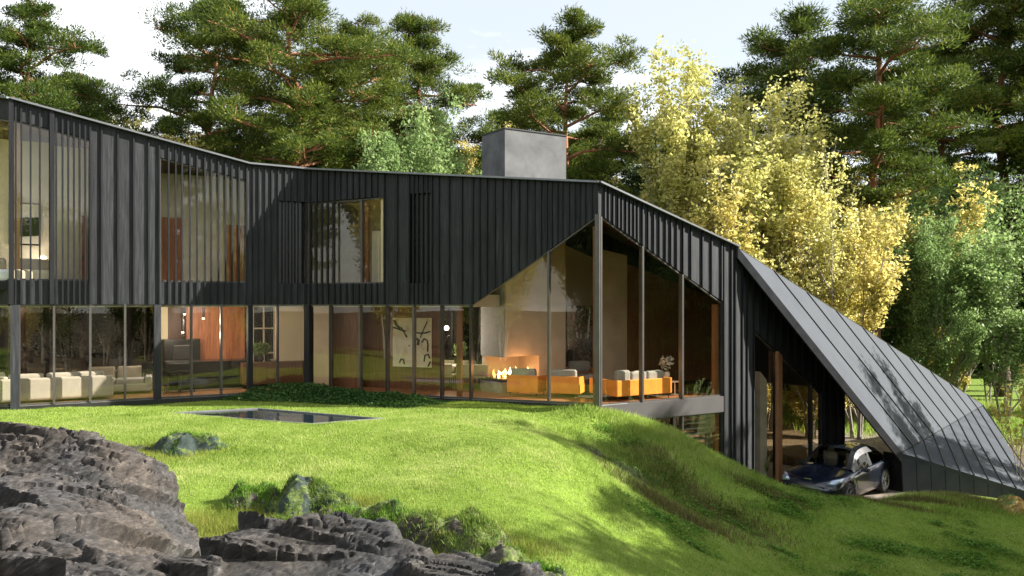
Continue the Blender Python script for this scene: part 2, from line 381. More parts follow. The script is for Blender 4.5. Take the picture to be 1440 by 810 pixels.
for i,(a,b) in enumerate(zip(gC[:-1],gC[1:])):
    win(C,a,b,-.02,-.02,openC(a)-.02,openC(b)-.02,off=.05,label=['tall glass pane right of the corner post','middle glass pane above the sofa','lowest glass pane beside the black boards'][i])
    win(C,a,b,-3.5,-3.5,-.5,-.5,off=.05,mull=.05)
win(A0,3.0,A0.L-.1,0,0,SOF,SOF); win(A0,2.0,A0.L-.05,SILL,SILL,topA0(2)-.55,topA0(A0.L)-.55)
win(A,.05,A.t(70),SILL,SILL,topA(.05)-.52,topA(A.t(70))-.52,off=.1,label='upper window with slats in front of the bedroom'); 
win(A,A.t(75),A.t(126),SILL,SILL,topA(A.t(75))-.52,topA(A.t(126))-.52,off=.1)
win(A,A.t(225),A.t(347),SILL,SILL,topA(A.t(225))-.5,topA(A.t(347))-.5,off=.1,label='wide upper window behind thin slats showing two doors')
win(B,.1,B.t(507),SILL-.02,SILL-.02,6.08,6.1,off=.1); win(B,B.t(507),B.t(541)-.03,SILL-.02,SILL-.02,6.1,6.14,off=.1)
# D glazing with brown post
for a,b in ((1059,1093),(1093,1142),(1142,1156)):
    ta,tb=D.t(a),D.t(b); win(D,ta,tb,-3.45,-3.45,openD(ta)-.02,openD(tb)-.02,mull=.05,fm='steel')
mb=MB(); t=D.t(1093); D.prism(mb,t-.12,t+.12,-.12,.0,-3.45,-3.45,openD(t),openD(t+.1)-.1); hb(mb,'timber_post',M['postwood'])
# posts of the outer walls
def post(seg,px,w,o0,o1,z0,z1,mat='board',name='post'):
    mb=MB(); t=seg.t(px) if not isinstance(px,TT) else float(px); seg.prism(mb,t-w/2,t+w/2,o0,o1,z0,z0,z1,z1); return hb(mb,name,M[mat])
post(A,21,.22,-.08,.2,-.4,SOF-.01); post(A,221.5,.19,-.05,.2,-.4,SOF-.01); post(A,352,.15,-.05,.2,-.4,SOF-.01,'batten'); post(B,TT(.06),.2,-.05,.2,-.4,SOF-.01,'batten')
post(B,TT(B.L-.03),.13,-.06,.14,-.45,GA+.0,'bronze','corner_post'); post(B,TT(B.L-.16),.12,.16,.3,0.0,GA-.3,'postwood','timber_post')
post(C,TT(tG-.09),.14,.15,.3,-3.4,2.8,'postwood','timber_post')
post(B,634.5,.14,.5,.64,0.0,2.84,'postwood','timber_post')
for px in (464,543.5,620.5,661.5): post(B,px,.05,-.03,.0,-.2,SOF-.01,'steel')
for px in (391,): post(A,px,.05,-.03,.0,-.2,SOF-.01,'steel')
# ---- metal sweeping roof
up=nR.normalized(); 
if up.z<0: up=-up
th=.14
E_=W(1440,690,29.0); BE=E_-Rb
nL=(BE).cross(Rc-Rb); nL.normalize(); 
if nL.z<0: nL=-nL
# right edge of the lower panel: the sight line through (1440,662) cut with the lower plane
dirn=W(1440,662,1.0)-Vector((0,0,EYE)); o_=Vector((0,0,EYE)); s_=(Rb-o_).dot(nL)/dirn.dot(nL); D_=o_+dirn*s_
E2=Rb+BE*1.35; D2=Rc+(D_-Rc)*1.18
mb=MB()
def slab(pts,nrm,h,mb):
    n=len(pts); fs=[tuple(range(n))[::-1],tuple(range(n,2*n))]+[(i,(i+1)%n,n+(i+1)%n,n+i) for i in range(n)]
    mb.add([Vector(p)-nrm*h for p in pts]+[Vector(p) for p in pts],fs)
slab([Ra,Rb,Rc],up,th,mb); slab([Rb,E2,D2,Rc],nL,th,mb)
mr=hb(mb,'metal_roof',None or M['zinc']); 
M['verge']=flat('verge_metal',(.03,.031,.034),.75,.25,3,.1,spec=.1)
def roofmetal():
    m=NT('standing_seam_zinc'); v=m.coords('Object'); f=m.noise(v,1.3,5); g=m.noise(v,60,2)
    c=m.ramp(f,[(.3,(.042,.048,.058)),(.7,(.066,.073,.084))]); r=m.ramp(f,[(.3,(.6,)*3),(.7,(.75,)*3)])
    m.bsdf(c,r,0,.12,bump=g,bstr=.06,bdist=.003); return m.mat
M['roofmetal']=roofmetal(); mr.data.materials[0]=M['roofmetal']; mr['label']='folded standing seam metal roof sweeping down to the ground'
mb=MB(); hs=.035
def seam(a,b,nrm,mb,w=.03):
    a=Vector(a);b=Vector(b); d=(b-a).normalized(); s=d.cross(nrm).normalized()*w/2
    mb.hexa([a-s,a+s,b+s,b-s],[a-s+nrm*hs,a+s+nrm*hs,b+s+nrm*hs,b-s+nrm*hs])
NS=10
for i in range(1,NS):
    f=i/NS; seam(Ra+(Rc-Ra)*f+up*.002, Rb+(Rc-Rb)*f+up*.002, up, mb)
ev=[Rb+BE*(i/8.55) for i in range(0,12)]
for i in range(1,NS+1):
    if i/8.55<1.35: seam(Rb+(Rc-Rb)*(min(i,9.9)/NS)+nL*.002, ev[i]+nL*.002, nL, mb)
seam(Rb+nL*.004,Rc+nL*.004,nL,mb,.012)
mb.build('standing_seam',M['steel'],mr)
# verge board along the open edge, ridge edge
mb=MB(); drop=Vector((0,0,-.34)); ou=Vector((A.n.x*0-.0,-.03,0))
a,b=Ra+Vector((0,-.02,.03)),Rb+Vector((0,-.02,.03)); inn=Vector((-.02,.12,0))
mb.hexa([a+drop,b+drop,b+drop+inn,a+drop+inn],[a,b,b+inn,a+inn]); hb(mb,'verge_board',M['verge'])
mb=MB(); a,b=Ra+Vector((0,0,.03)),Rc+Vector((0,0,.03)); mb.hexa([a+drop,b+drop,b+drop+Vector((-.1,.1,0)),a+drop+Vector((-.1,.1,0))],[a,b,b+Vector((-.1,.1,0)),a+Vector((-.1,.1,0))]); hb(mb,'ridge_cap',M['steel'])
# soffit under the upper plane
mb=MB(); slab([Ra+Vector((0,.1,-.2)),Rb+Vector((0,.1,-.2)),Rc-Vector((0,0,.2))],up,.05,mb); hb(mb,'soffit',M['batten'])
# foot: cladding panels below the eave
mb=MB(); gap=.0
lean=Vector((.22,.30,-1.75))
for i in range(0,11):
    a,b=ev[i],ev[i+1]
    a=a+Vector((0,.03,-.04)); b=b+Vector((0,.03,-.04)); sh=(b-a)*.022
    mb.hexa([a+lean+sh,b+lean-sh,b+lean-sh+Vector((0,.08,0)),a+lean+sh+Vector((0,.08,0))],[a+sh,b-sh,b-sh+Vector((0,.08,0)),a+sh+Vector((0,.08,0))])
hb(mb,'foot_cladding',M['roofmetal'])
mb=MB(); a,b=ev[0]+Vector((.02,.085,-.05)),ev[11]+Vector((0,.085,-.05)); mb.add([a,b,b+lean,a+lean],[(0,1,2,3)]); hb(mb,'foot_backing',M['black'])
mb=MB(); a,b=ev[0]+Vector((0,.12,-.06)),ev[11]+Vector((0,.12,-.06)); mb.hexa([a+lean,b+lean,b+lean+Vector((-.3,1.2,0)),a+lean+Vector((-.3,.6,0))],[a,b,b+Vector((-.3,1.2,0)),a+Vector((-.3,.6,0))]); hb(mb,'foot_wall',M['black'])
# ---- back walls
mb=MB()
for a,b,za,zb in ((K1,K2,8.3,6.95),(K2,K3,6.95,5.8)):
    s=Seg(a,b); n=8
    s.prism(mb,0,s.L,0,.2,2.8,2.8,za,zb)
s=Seg(K3,K4); s.prism(mb,0,s.L,0,.2,-.5,-.5,5.8,3.5)
for q in (.1,2.1,4.2,6.2): s.prism(mb,q-.07,q+.07,0,.2,-3.6,-3.6,-.51,-.51)
win(s,.1,s.L-.1,-3.6,-3.6,-.5,-.5,off=.1,bottom=False)
s=Seg(P6,K4); s.prism(mb,.1,s.L,0,.2,-.3,-.3,TZ['P6']-.2,3.5); win(s,.1,s.L-.1,-3.6,-3.6,-.3,-.3,off=.1,bottom=False)
s=Seg(L0,K1); s.prism(mb,0,s.L,0,.2,-.4,-.4,8.8,8.3)
bw=hb(mb,'back_wall',M['board'])
mb=MB()
for a,b in ((K1,K2),(K2,K3)):
    s=Seg(a,b); n=9
    for i in range(n+1): t=i*s.L/n; s.prism(mb,t-.07,t+.07,0,.2,-.4,-.4,2.8,2.8)
    win(s,.1,s.L-.1,0,0,2.8,2.8,off=.1)
hb(mb,'back_post',M['steel'])
# ---- chimney and fireplace
c0=Vector((-.225,27.0)); CU=C.u; CN=C.n
def cp(a,b): q=c0+CU*a+CN*b; return (q.x,q.y)
def cblock(mb,a0,a1,b0,b1,z0,z1): 
    p=[cp(a0,b0),cp(a1,b0),cp(a1,b1),cp(a0,b1)]; mb.hexa([(x,y,z0) for x,y in p],[(x,y,z1) for x,y in p])
mb=MB(); cblock(mb,0,2.38,0,1.44,5.6,8.36); ch=mb.build('chimney',M['chimney'],roof)
mb=MB(); cblock(mb,-.03,2.41,-.03,1.47,8.362,8.40); cblock(mb,.5,1.0,.4,.9,8.402,8.47); cblock(mb,1.5,2.0,.4,.9,8.402,8.47); mb.build('chimney_cap',M['steel'],roof)
mb=MB(); cblock(mb,.02,2.36,.0,1.44,1.14,5.58); cblock(mb,1.30,2.36,.0,1.44,0.0,1.138); cblock(mb,.0,1.298,1.2,1.44,0.0,1.138); fp=hb(mb,'chimney_breast',M['plaster']); fp['label']='tall plastered chimney breast with an open corner fireplace'
mb=MB(); cblock(mb,-.05,.015,-.0,1.44,1.12,3.6); mb.build('shade_grey_side',M['fabricgrey'],fp)  # grey sheet paints the skylit shade on the left side of the breast
mb=MB(); cblock(mb,-.2,1.29,-.12,1.19,0.0,.34); mb.build('hearth',M['concrete'],fp)
mb=MB(); cblock(mb,-.2,1.29,-.12,1.19,.341,.45); mb.build('hearth_top',M['black'],fp)
# ---- interior walls
def iwall(seg,pa,pb,off,z0,z1,mat,thk=.12,label=None):
    mb=MB(); ta,tb=seg.t(pa,off),seg.t(pb,off)
    seg.prism(mb,ta,tb,off,off+thk,z0,z0,z1,z1); o=hb(mb,'interior_wall',M[mat])
    if label: o['label']=label
    return o
UF=3.1
# upper floor
iwall(A,-30,72,2.3,UF,7.7,'wallgrey'); iwall(A,72,124,.9,UF,7.4,'wallgrey'); iwall(A,222,352,1.7,UF,6.95,'wallgrey',label='pale grey upstairs wall with two wooden doors'); 
def cross(seg,px,off,o0,o1,z0,z1,mat):   # wall perpendicular to a facade
    t=seg.t(px,off); mb=MB(); seg.prism(mb,t-.06,t+.06,o0,o1,z0,z0,z1,z1); return hb(mb,'interior_wall',M[mat])
cross(B,541,.3,.17,3,UF,6.4,'wallgrey')
iwall(B,400,620,2.4,UF,6.4,'concrete'); iwall(B,574,612,.17,UF,6.3,'black'); iwall(A,388,428,.17,UF,6.8,'black')  # the two black sheets stand in for deep shade inside the slatted openings
def door(seg,pa,pb,off,z0,h,label=None):
    mb=MB(); ta,tb=seg.t(pa,off),seg.t(pb,off); seg.prism(mb,ta,tb,off-.05,off-.005,z0,z0,z0+h,z0+h); d=hb(mb,'interior_door',M['doorwood'])
    if label: d['label']=label
    mb=MB(); q=seg.p(tb-.1,off-.08); mb.tube([(q.x,q.y,z0+1.0),(q.x,q.y,z0+1.14)],.012,6); mb.build('handle',M['steel'],d); return d
door(A,228,256,1.7,UF,2.45,'left red brown door upstairs'); door(A,318,343,1.7,UF,2.3,'right red brown door upstairs')
door(A,115,121.5,.9,UF,2.3); door(B,395,412,2.4,UF,2.3)
post(A,24,.14,.5,.64,UF,7.9,'rawwood','timber_post'); post(B,510,.12,.2,.34,UF,6.1,'postwood','timber_post')
# curtain upstairs
mb=MB(); t0,t1=B.t(523,.7),B.t(541,.7); nn=22
for i in range(nn):
    a=t0+(t1-t0)*i/nn; b=t0+(t1-t0)*(i+1)/nn; oa=.7+.05*math.sin(i*1.9); ob=.7+.05*math.sin((i+1)*1.9)
    pa,pb=B.p(a,oa),B.p(b,ob); mb.add([(pa.x,pa.y,UF),(pb.x,pb.y,UF),(pb.x,pb.y,5.15),(pa.x,pa.y,5.15)],[(0,1,2,3)])
cu=mb.build('curtain',M['white'],None,smooth=True); tag(cu,'pale curtain hanging inside the upper window beside the brown post','curtain')
# ground floor
iwall(A,262,344,4.6,0.0,2.84,'redwood',label='red brown wood wall behind the kitchen'); iwall(A,388,432,3.2,0.0,2.84,'cream',label='cream wall behind the sideboard')
iwall(A,222,262,5.4,0.0,2.84,'darkwood')
iwall(B,438,464,1.2,0.0,2.84,'plaster'); iwall(B,466,506,1.5,0.0,2.84,'darkwood'); iwall(B,506,622,2.0,0.0,2.84,'darkwood',label='dark wood wall carrying the painting')
# upper wall right of the breast, dark wall of the living room
mb=MB(); p=[cp(2.38,2.6),cp(5.5,2.6),cp(5.5,2.75),cp(2.38,2.75)]; mb.hexa([(x,y,2.75) for x,y in p],[(x,y,5.6-.35*i) for i,(x,y) in zip((0,3,3,0),p)]); hb(mb,'interior_wall',M['cream'])
mb=MB(); q=C.p(1.3,3.4); s=Seg(C.p(C.t(840,4.2),4.2),C.p(5.2,4.2)); s.prism(mb,0,1.3,0,.15,0,0,4.7,4.5); hb(mb,'interior_wall',M['plaster'])
mb=MB(); s.prism(mb,1.32,6,0,.15,0,0,4.2,2.9); hb(mb,'interior_wall',M['darkwood'])
# lower level: concrete wall, column and stairs
mb=MB(); C.prism(mb,1.0,C.t(948),.9,1.0,-3.5,-3.5,-.46,-.46); C.prism(mb,C.t(994,.8),tG+.3,.8,.9,-3.5,-3.5,-.46,-.46); hb(mb,'interior_wall',M['concrete'])
mb=MB(); t=D.t(1070,.3); D.prism(mb,t-.2,t+.2,.2,.5,-3.5,-3.5,.6,.3); hb(mb,'concrete_column',M['concrete'])
mb=MB()
for i in range(10):
    z=-.62-.2*i; t=C.t(962,.6)+.02*i; C.prism(mb,t,t+1.15,.35+.12*i,.62+.12*i,z-.05,z-.05,z,z)
st=hb(mb,'staircase',M['fabricgrey']); st['label']='open stair treads seen below the living room floor'
# kitchen window frame with cream mullions behind the sideboard
mb=MB()
for px in (356,371,386): t=A.t(px,4.4); A.prism(mb,t-.025,t+.025,4.4,4.45,0.0,0.0,2.8,2.8)
for z in (1.0,1.9,2.72): A.prism(mb,A.t(356,4.4),A.t(386,4.4),4.39,4.44,z,z,z+.05,z+.05)
hb(mb,'inner_window_frame',M['cream'])
mb=MB(); A.prism(mb,A.t(224,4.5),A.t(236,4.5),4.5,4.55,0,0,2.8,2.8); hb(mb,'inner_window_frame',M['cream'])
# ------------------------------------------------------------------ furniture (built in local space, front = -y)
def rbox(mb,c,s): mb.box(c,s)
def place(o,p,rz,z=0.0): o.location=(p[0],p[1],z); o.rotation_euler=(0,0,rz)
def part(mb,name,mat,parent,bevel=.03,**kw): return mb.build(name,M[mat],parent,bevel=bevel,**kw)
def armchair(label,group='orange leather armchairs by the fire'):
    t=thing('armchair',label,'armchair',group=group)
    m=MB(); m.box((0,-.42,.38),(1.0,.07,.52)); m.box((-.47,0,.36),(.07,.86,.5)); m.box((.47,0,.36),(.07,.86,.5)); m.box((0,0,.16),(.88,.84,.06)); part(m,'leather_shell','orange',t,.02)
    m=MB(); m.box((0,-.03,.32),(.84,.8,.2)); part(m,'seat_cushion','fabricgrey',t,.05)
    m=MB(); m.box((0,-.29,.66),(.8,.2,.36)); part(m,'back_cushion','fabricgrey',t,.07)
    for x in (-.42,.42):
        for y in (-.36,.38): m=MB(); m.tube([(x,y,0),(x,y,.13)],.014,6); m.build('leg',M['steel'],t)
    return t
ac=armchair('orange leather armchair with grey cushions directly in front of the fire')
pa=B.at(739,2.3); place(ac,(W(741,0,26.4).x,26.4),B.a+.05)
a2=armchair('orange leather armchair with grey cushions half hidden by the window post'); place(a2,(W(796,0,26.0).x,26.0),B.a+.1)
# L sofa along the gable glass
sf=thing('sofa','long orange leather sofa with grey cushions standing along the gable glass','sofa')
m=MB(); m.box((0,-.42,.38),(2.1,.08,.46)); m.box((1.02,0,.38),(.08,.9,.46)); m.box((0,0,.2),(2.1,.86,.08)); m.box((-1.02,.2,.38),(.08,1.3,.46)); part(m,'leather_shell','orange',sf,.02)
m=MB(); m.box((-.5,.03,.35),(.95,.78,.2)); m.box((.48,.03,.35),(.95,.78,.2)); part(m,'seat_cushion','fabricgrey',sf,.05)
m=MB(); m.box((-.72,-.28,.66),(.5,.2,.46)); m.box((-.15,-.28,.64),(.6,.2,.38)); m.box((.5,-.28,.64),(.66,.2,.38)); part(m,'back_cushion','fabricgrey',sf,.07)
m=MB(); m.box((.05,-.1,.66),(.42,.14,.34)); m.box((.72,-.1,.66),(.42,.14,.32)); part(m,'pillow','white',sf,.06)
for x in (-.98,0,.98):
    for y in (-.38,.38): m=MB(); m.tube([(x,y,0),(x,y,.16)],.014,6); m.build('leg',M['steel'],sf)
pc=C.p(C.t(893,.75),.75); place(sf,pc,C.a)
# side table and vase
st=thing('side_table','small white round side table right of the orange sofa','side table')
m=MB(); m.lathe((0,0,0),[(.14,0),(.14,.02),(.02,.04),(.02,.4)],14); m.build('pedestal',M['white'],st,smooth=False)
m=MB(); m.lathe((0,0,0),[(.2,.4),(.2,.43)],18); m.build('table_top',M['white'],st); place(st,C.at(949,.9),0)
def bouquet(name,label,cat,p,z,h,r,mat,n=260,pot='white',ls=.05):
    t=thing(name,label,cat); place(t,p,0,z)
    m=MB(); m.lathe((0,0,0),[(.06,0),(.1,.08),(.09,.18),(.055,.22)],14); m.build('vase',M[pot],t,smooth=True)
    m=MB()
    for i in range(14):
        a=random.uniform(0,6.28); rr=r*random.uniform(.3,.9); m.tube([(0,0,.15),(rr*.4*math.cos(a),rr*.4*math.sin(a),h*.6),(rr*math.cos(a),rr*math.sin(a),h*random.uniform(.8,1))],.005,4)
    m.build('stem',M['hedge'],t)
    c=rng.normal(0,1,(n,3)); c/=np.linalg.norm(c,axis=1)[:,None]; c*=(rng.random((n,1))**.5); c=c*[r,r,h*.33]+[0,0,h*.68]
    d=rng.normal(0,1,(n,3,3))*ls; npmesh('leaves' if mat!='flower' else 'blossoms',(c[:,None]+d).reshape(-1,3),3,M[mat],t)
    return t
bouquet('flower_vase','white blossom branches in a vase behind the orange sofa','vase',C.at(938,1.5),.45,.75,.25,'flower',220,ls=.03)
# second seating far side and coffee table
ct=thing('coffee_table','low dark coffee table between the armchairs and the sofa','coffee table')
m=MB(); m.box((0,0,.3),(1.1,.7,.04)); part(m,'table_top','black',ct,.01)
for x in (-.48,.48):
    for y in (-.28,.28): m=MB(); m.box((x,y,.14),(.04,.04,.28)); m.build('leg',M['steel'],ct)
place(ct,(W(835,0,27.2).x,27.2),C.a)
a3=armchair('orange armchair at the far side of the living room behind the dark table','far armchair'); place(a3,(W(818,0,29.3).x,29.3),C.a+math.pi*.9); del a3['group']
rg=MB(); q=[C.p(.7,.8),C.p(4.2,.8),C.p(4.2,3.2),C.p(.7,3.2)]; rg.hexa([(p.x,p.y,.004) for p in q],[(p.x,p.y,.014) for p in q]); tag(rg.build('rug',M['rug']),'dark rug under the orange chairs and sofa','rug')
# fire
fr=thing('fire','orange flames burning over the long open hearth','fire')
def fl_mat(n,c,s):
    m=NT(n); e=m.n('ShaderNodeEmission'); e.inputs[0].default_value=(*c,1); e.inputs[1].default_value=s; m.l(e.outputs[0],m.out.inputs[0]); return m.mat
M['flame']=fl_mat('flame',(1,.36,.08),2.2); M['flame2']=fl_mat('flame_core',(1,.62,.28),3.6)
for i in range(17):
    a=-.05+1.2*i/16; b=.35+.25*random.random(); x,y=cp(a,b); h=random.uniform(.12,.32); m=MB(); lx=random.uniform(-.08,.08)
    m.tube([(x,y,.46),(x+lx*.4,y,.46+h*.3),(x+lx,y,.46+h*.7),(x+lx*.3,y,.46+h)],[.03,.045,.022,.002],6); m.build('flame',M['flame2' if i%3 else 'flame'],fr,smooth=True)
lg=MB()
for i in range(6): x,y=cp(.1+.19*i,.5); lg.tube([(x-.1,y-.08,.49),(x+.12,y+.1,.53)],.04,7)
tag(lg.build('logs',M['bark_dec']),'charred logs lying in the open fire','logs')
# dining table, chairs, plant
dt=thing('dining_table','long pale dining table left of the chimney breast','dining table')
m=MB(); m.box((0,0,.73),(2.6,.95,.05)); part(m,'table_top','white',dt,.01)
for x in (-1.1,1.1): m=MB(); m.box((x,0,.35),(.08,.7,.7)); m.build('leg',M['steel'],dt)
dp=(W(643,0,28.9).x,28.9); place(dt,dp,B.a+.12)
def dchair(label,mat,g='dining chairs'):
    t=thing('dining_chair',label,'dining chair',group=g)
    m=MB(); m.box((0,0,.45),(.5,.46,.09)); part(m,'seat',mat,t,.03)
    m=MB(); m.box((0,-.22,.66),(.52,.07,.36)); part(m,'backrest',mat,t,.03)
    for x in (-.22,.22):
        for y in (-.2,.2): m=MB(); m.tube([(x*1.1,y*1.1,0),(x,y,.42)],.014,6); m.build('leg',M['steel'],t)
    return t
dc=dchair('beige dining chair at the left of the near row','beige'); ux,uy=math.cos(B.a+.12),math.sin(B.a+.12)
def dpos(o,s,f,rz=0): place(o,(dp[0]+ux*s-uy*f,dp[1]+uy*s+ux*f),B.a+.12+rz)
dpos(dc,-.75,-.72)
for s,l in ((-.1,'beige dining chair second from the left in the near row'),(.55,'beige dining chair beside the black window post'),(1.15,'beige dining chair nearest the hearth')):
    c=copy_tree(dc); c['label']=l; dpos(c,s,-.72)
for s,l in ((-.7,'beige dining chair at the far side of the table, left'),(.1,'beige dining chair at the far side of the table, middle'),(.85,'beige dining chair at the far side of the table, right')):
    c=copy_tree(dc); c['label']=l; dpos(c,s,.72,math.pi)
bc=dchair('black dining chair at the head of the pale table','black'); dpos(bc,-1.6,0,-math.pi/2)
bouquet('potted_plant','green leafy plant in a vase on the dining table','plant',(dp[0]+ux*.1,dp[1]+uy*.1),.76,.75,.24,'leaf_green',420,'white')
# kitchen
ki=thing('kitchen_island','black kitchen island in front of the red wood wall','kitchen island')
m=MB(); m.box((0,0,.47),(2.6,.95,.86)); part(m,'cabinet','black',ki,.01); m=MB(); m.box((0,0,.92),(2.7,1.05,.04)); part(m,'worktop','black',ki,.005); m=MB(); m.box((0,0,.02),(2.5,.85,.04)); m.build('plinth',M['white'],ki)
place(ki,A.at(293,2.5),A.a)
sb=thing('sideboard','long dark brown sideboard in front of the cream wall','sideboard')
m=MB(); m.box((0,0,.5),(2.3,.5,.72)); part(m,'cabinet','darkwood',sb,.01); m=MB(); m.box((0,0,.07),(2.2,.42,.13)); m.build('plinth',M['black'],sb)
for i in range(3): m=MB(); m.box((-.76+.76*i,-.262,.5),(.72,.02,.66)); part(m,'door','darkwood',sb,.004)
place(sb,A.at(388,1.9),A.a)
p=A.at(367,1.9); bouquet('potted_plant','bushy green plant standing on the dark sideboard','plant',p,.87,.62,.3,'leaf_green',700,'steel')
bw_=MB(); p=A.at(385,1.85); bw_.lathe((p.x,p.y,.865),[(.05,0),(.11,.05),(.13,.08),(.12,.08),(.04,.02)],16); tag(bw_.build('bowl',M['white'],smooth=True),'white bowl on the dark sideboard right of the plant','bowl')
ta=thing('tall_cabinet','tall black oven cabinet against the kitchen wall','cabinet')
m=MB(); m.box((0,0,.8),(1.2,.6,1.6)); part(m,'cabinet','black',ta,.01); m=MB(); m.box((0,-.31,1.15),(.58,.02,.5)); part(m,'oven_door','steel',ta,.01); m=MB(); m.tube([(-.25,-.35,1.37),(.25,-.35,1.37)],.012,6); m.build('handle',M['zinc'],ta)
place(ta,A.at(254,4.3),A.a)
def stool(label):
    t=thing('bar_stool',label,'bar stool',group='stools at the kitchen island')
    m=MB(); m.box((0,0,.66),(.42,.4,.06)); part(m,'seat','black',t,.02); m=MB(); m.box((0,-.19,.82),(.42,.04,.24)); part(m,'backrest','black',t,.015)
    for x in (-.18,.18):
        for y in (-.17,.17): m=MB(); m.tube([(x*1.2,y*1.2,0),(x,y,.64)],.013,6); m.build('leg',M['steel'],t)
    return t
s0=stool('black bar stool at the left end of the kitchen island'); place(s0,A.at(243,1.6),A.a)
s1=copy_tree(s0); s1['label']='black bar stool nearest the black window post of the kitchen'; place(s1,A.at(262,1.7),A.a)
s2=copy_tree(s0); s2['label']='black bar stool beside the living room sofa end'; place(s2,A.at(208,2.6),A.a)
def glow(t,loc,wt,c=(1,.9,.78)):
    l=bpy.data.lights.new('lamp_light','POINT'); l.energy=wt; l.color=c; l.shadow_soft_size=.06; o=bpy.data.objects.new('lamp_light',l); col.objects.link(o); o.parent=t; o.location=loc
def pendant(label,px,off,zb,l):
    t=thing('pendant_lamp',label,'pendant lamp',group='black tube pendant lamps'); p=A.at(px,off); place(t,p,0,0)
    m=MB(); m.tube([(0,0,zb+l),(0,0,2.86)],.006,5); m.build('cord',M['steel'],t)
    m=MB(); m.tube([(0,0,zb),(0,0,zb+l)],.04,12); m.build('lamp_shade',M['steel'],t)
    m=MB(); m.tube([(0,0,zb-.035),(0,0,zb-.002)],.035,12); m.build('bulb',M['lampw'],t); glow(t,(0,0,zb-.12),20)
M['lampw']=fl_mat('lamp_glow',(1,.86,.65),5)
pendant('lower left tube pendant over the kitchen',257,2.4,1.9,.4); pendant('tube pendant hanging highest beside the window post',259.5,1.6,2.5,.3); pendant('right tube pendant in front of the red wood wall',286,2.4,2.35,.45)
gl=thing('globe_lamp','small white globe lamp glowing beside the painting wall','lamp'); p=B.at(628,2.6); place(gl,p,0,0); m=MB(); m.lathe((0,0,1.93),[(.01,0),(.06,.02),(.08,.08),(.06,.14),(.01,.16)],14); m.build('globe',M['lampw'],gl,smooth=True); m=MB(); m.tube([(0,0,2.09),(0,0,2.86)],.005,5); m.build('cord',M['steel'],gl); glow(gl,(0,0,1.75),26); x,y=cp(.5,-.3); glow(fr,(x,y,.75),10,(1,.5,.2))
# sofas in the left living room
def wsofa(label,L,seats):
    t=thing('sofa',label,'sofa',group='white sofas in the left living room')
    m=MB(); m.box((0,0,.2),(L,.95,.26)); m.box((0,-.4,.4),(L,.18,.62)); m.box((-L/2+.1,0,.34),(.2,.95,.42)); m.box((L/2-.1,0,.34),(.2,.95,.42)); part(m,'frame','fabric',t,.06)
    w=(L-.4)/seats
    for i in range(seats): m=MB(); m.box((-L/2+.2+w*(i+.5),.08,.4),(w-.02,.74,.16)); part(m,'seat_cushion','fabric',t,.05)
    for i in range(seats): m=MB(); m.box((-L/2+.2+w*(i+.5),-.24,.62),(w-.06,.18,.42)); part(m,'back_cushion','fabric',t,.07)
    return t
w1=wsofa('white sofa seen from behind at the left end of the house',2.3,2); place(w1,A.at(62,1.0),A.a+.08)
w2=wsofa('white sofa seen from behind beside the beige one',1.5,1); place(w2,A.at(118,1.1),A.a+.02)
w3=wsofa('white sofa with beige back cushions facing the lawn',2.1,2); place(w3,A.at(163,2.4),A.a+math.pi-.15)
for c in w3.children:
    if c.name.startswith('back_cushion'): c.data.materials[0]=M['beige']
w4=wsofa('white sofa cut by the left edge of the picture',1.6,1); place(w4,(-15.3,25.2),-.2)
# painting
pt=thing('painting','large cream abstract painting with black brush strokes on dark wood wall','painting')
sg=B; ta_,tb_=B.t(553,1.93),B.t(607,1.93); zt,zb=B.z(580,447,1.93),B.z(580,516,1.93)
def artm():
    m=NT('canvas'); f=m.noise(m.coords('Object'),2.2,5,.6,.8); c=m.ramp(f,[(.3,(.50,.32,.14)),(.42,(.74,.67,.52)),(.6,(.88,.84,.74)),(.8,(.80,.76,.66))]); m.bsdf(c,.8); return m.mat
m=MB(); B.prism(m,ta_,tb_,1.90,1.94,zb,zb,zt,zt); m.build('canvas',artm(),pt)
def stroke(pts,w):
    m_=MB(); P=[]
    for x,z in pts:
        q=B.p(ta_+(tb_-ta_)*x,1.893); P.append(Vector((q.x,q.y,zb+(zt-zb)*z)))
    m_.tube(P,[w*1.5]*len(P),5); return m_.build('brush_stroke',M['black'],pt)
for pts,w in (([(.02,.8),(.12,.78),(.25,.74),(.35,.73)],.02),([(.03,.95),(.1,.85),(.2,.78)],.03),([(.22,.8),(.3,.7),(.38,.6)],.02),([(.55,.98),(.56,.8),(.58,.72)],.02),([(.52,.72),(.7,.69),(.85,.7),(.98,.73)],.02),([(.9,.93),(.8,.75),(.72,.6)],.015),([(.62,.58),(.68,.55),(.66,.45)],.035),([(.76,.5),(.82,.58),(.9,.55),(.92,.45),(.91,.32)],.02),([(.82,.12),(.84,.24),(.92,.27),(.97,.18)],.02),([(.18,.08),(.22,.16),(.28,.15),(.31,.05)],.017),([(.92,.02),(.98,.12)],.02),([(.43,.45),(.44,.42)],.012)): stroke(pts,w)
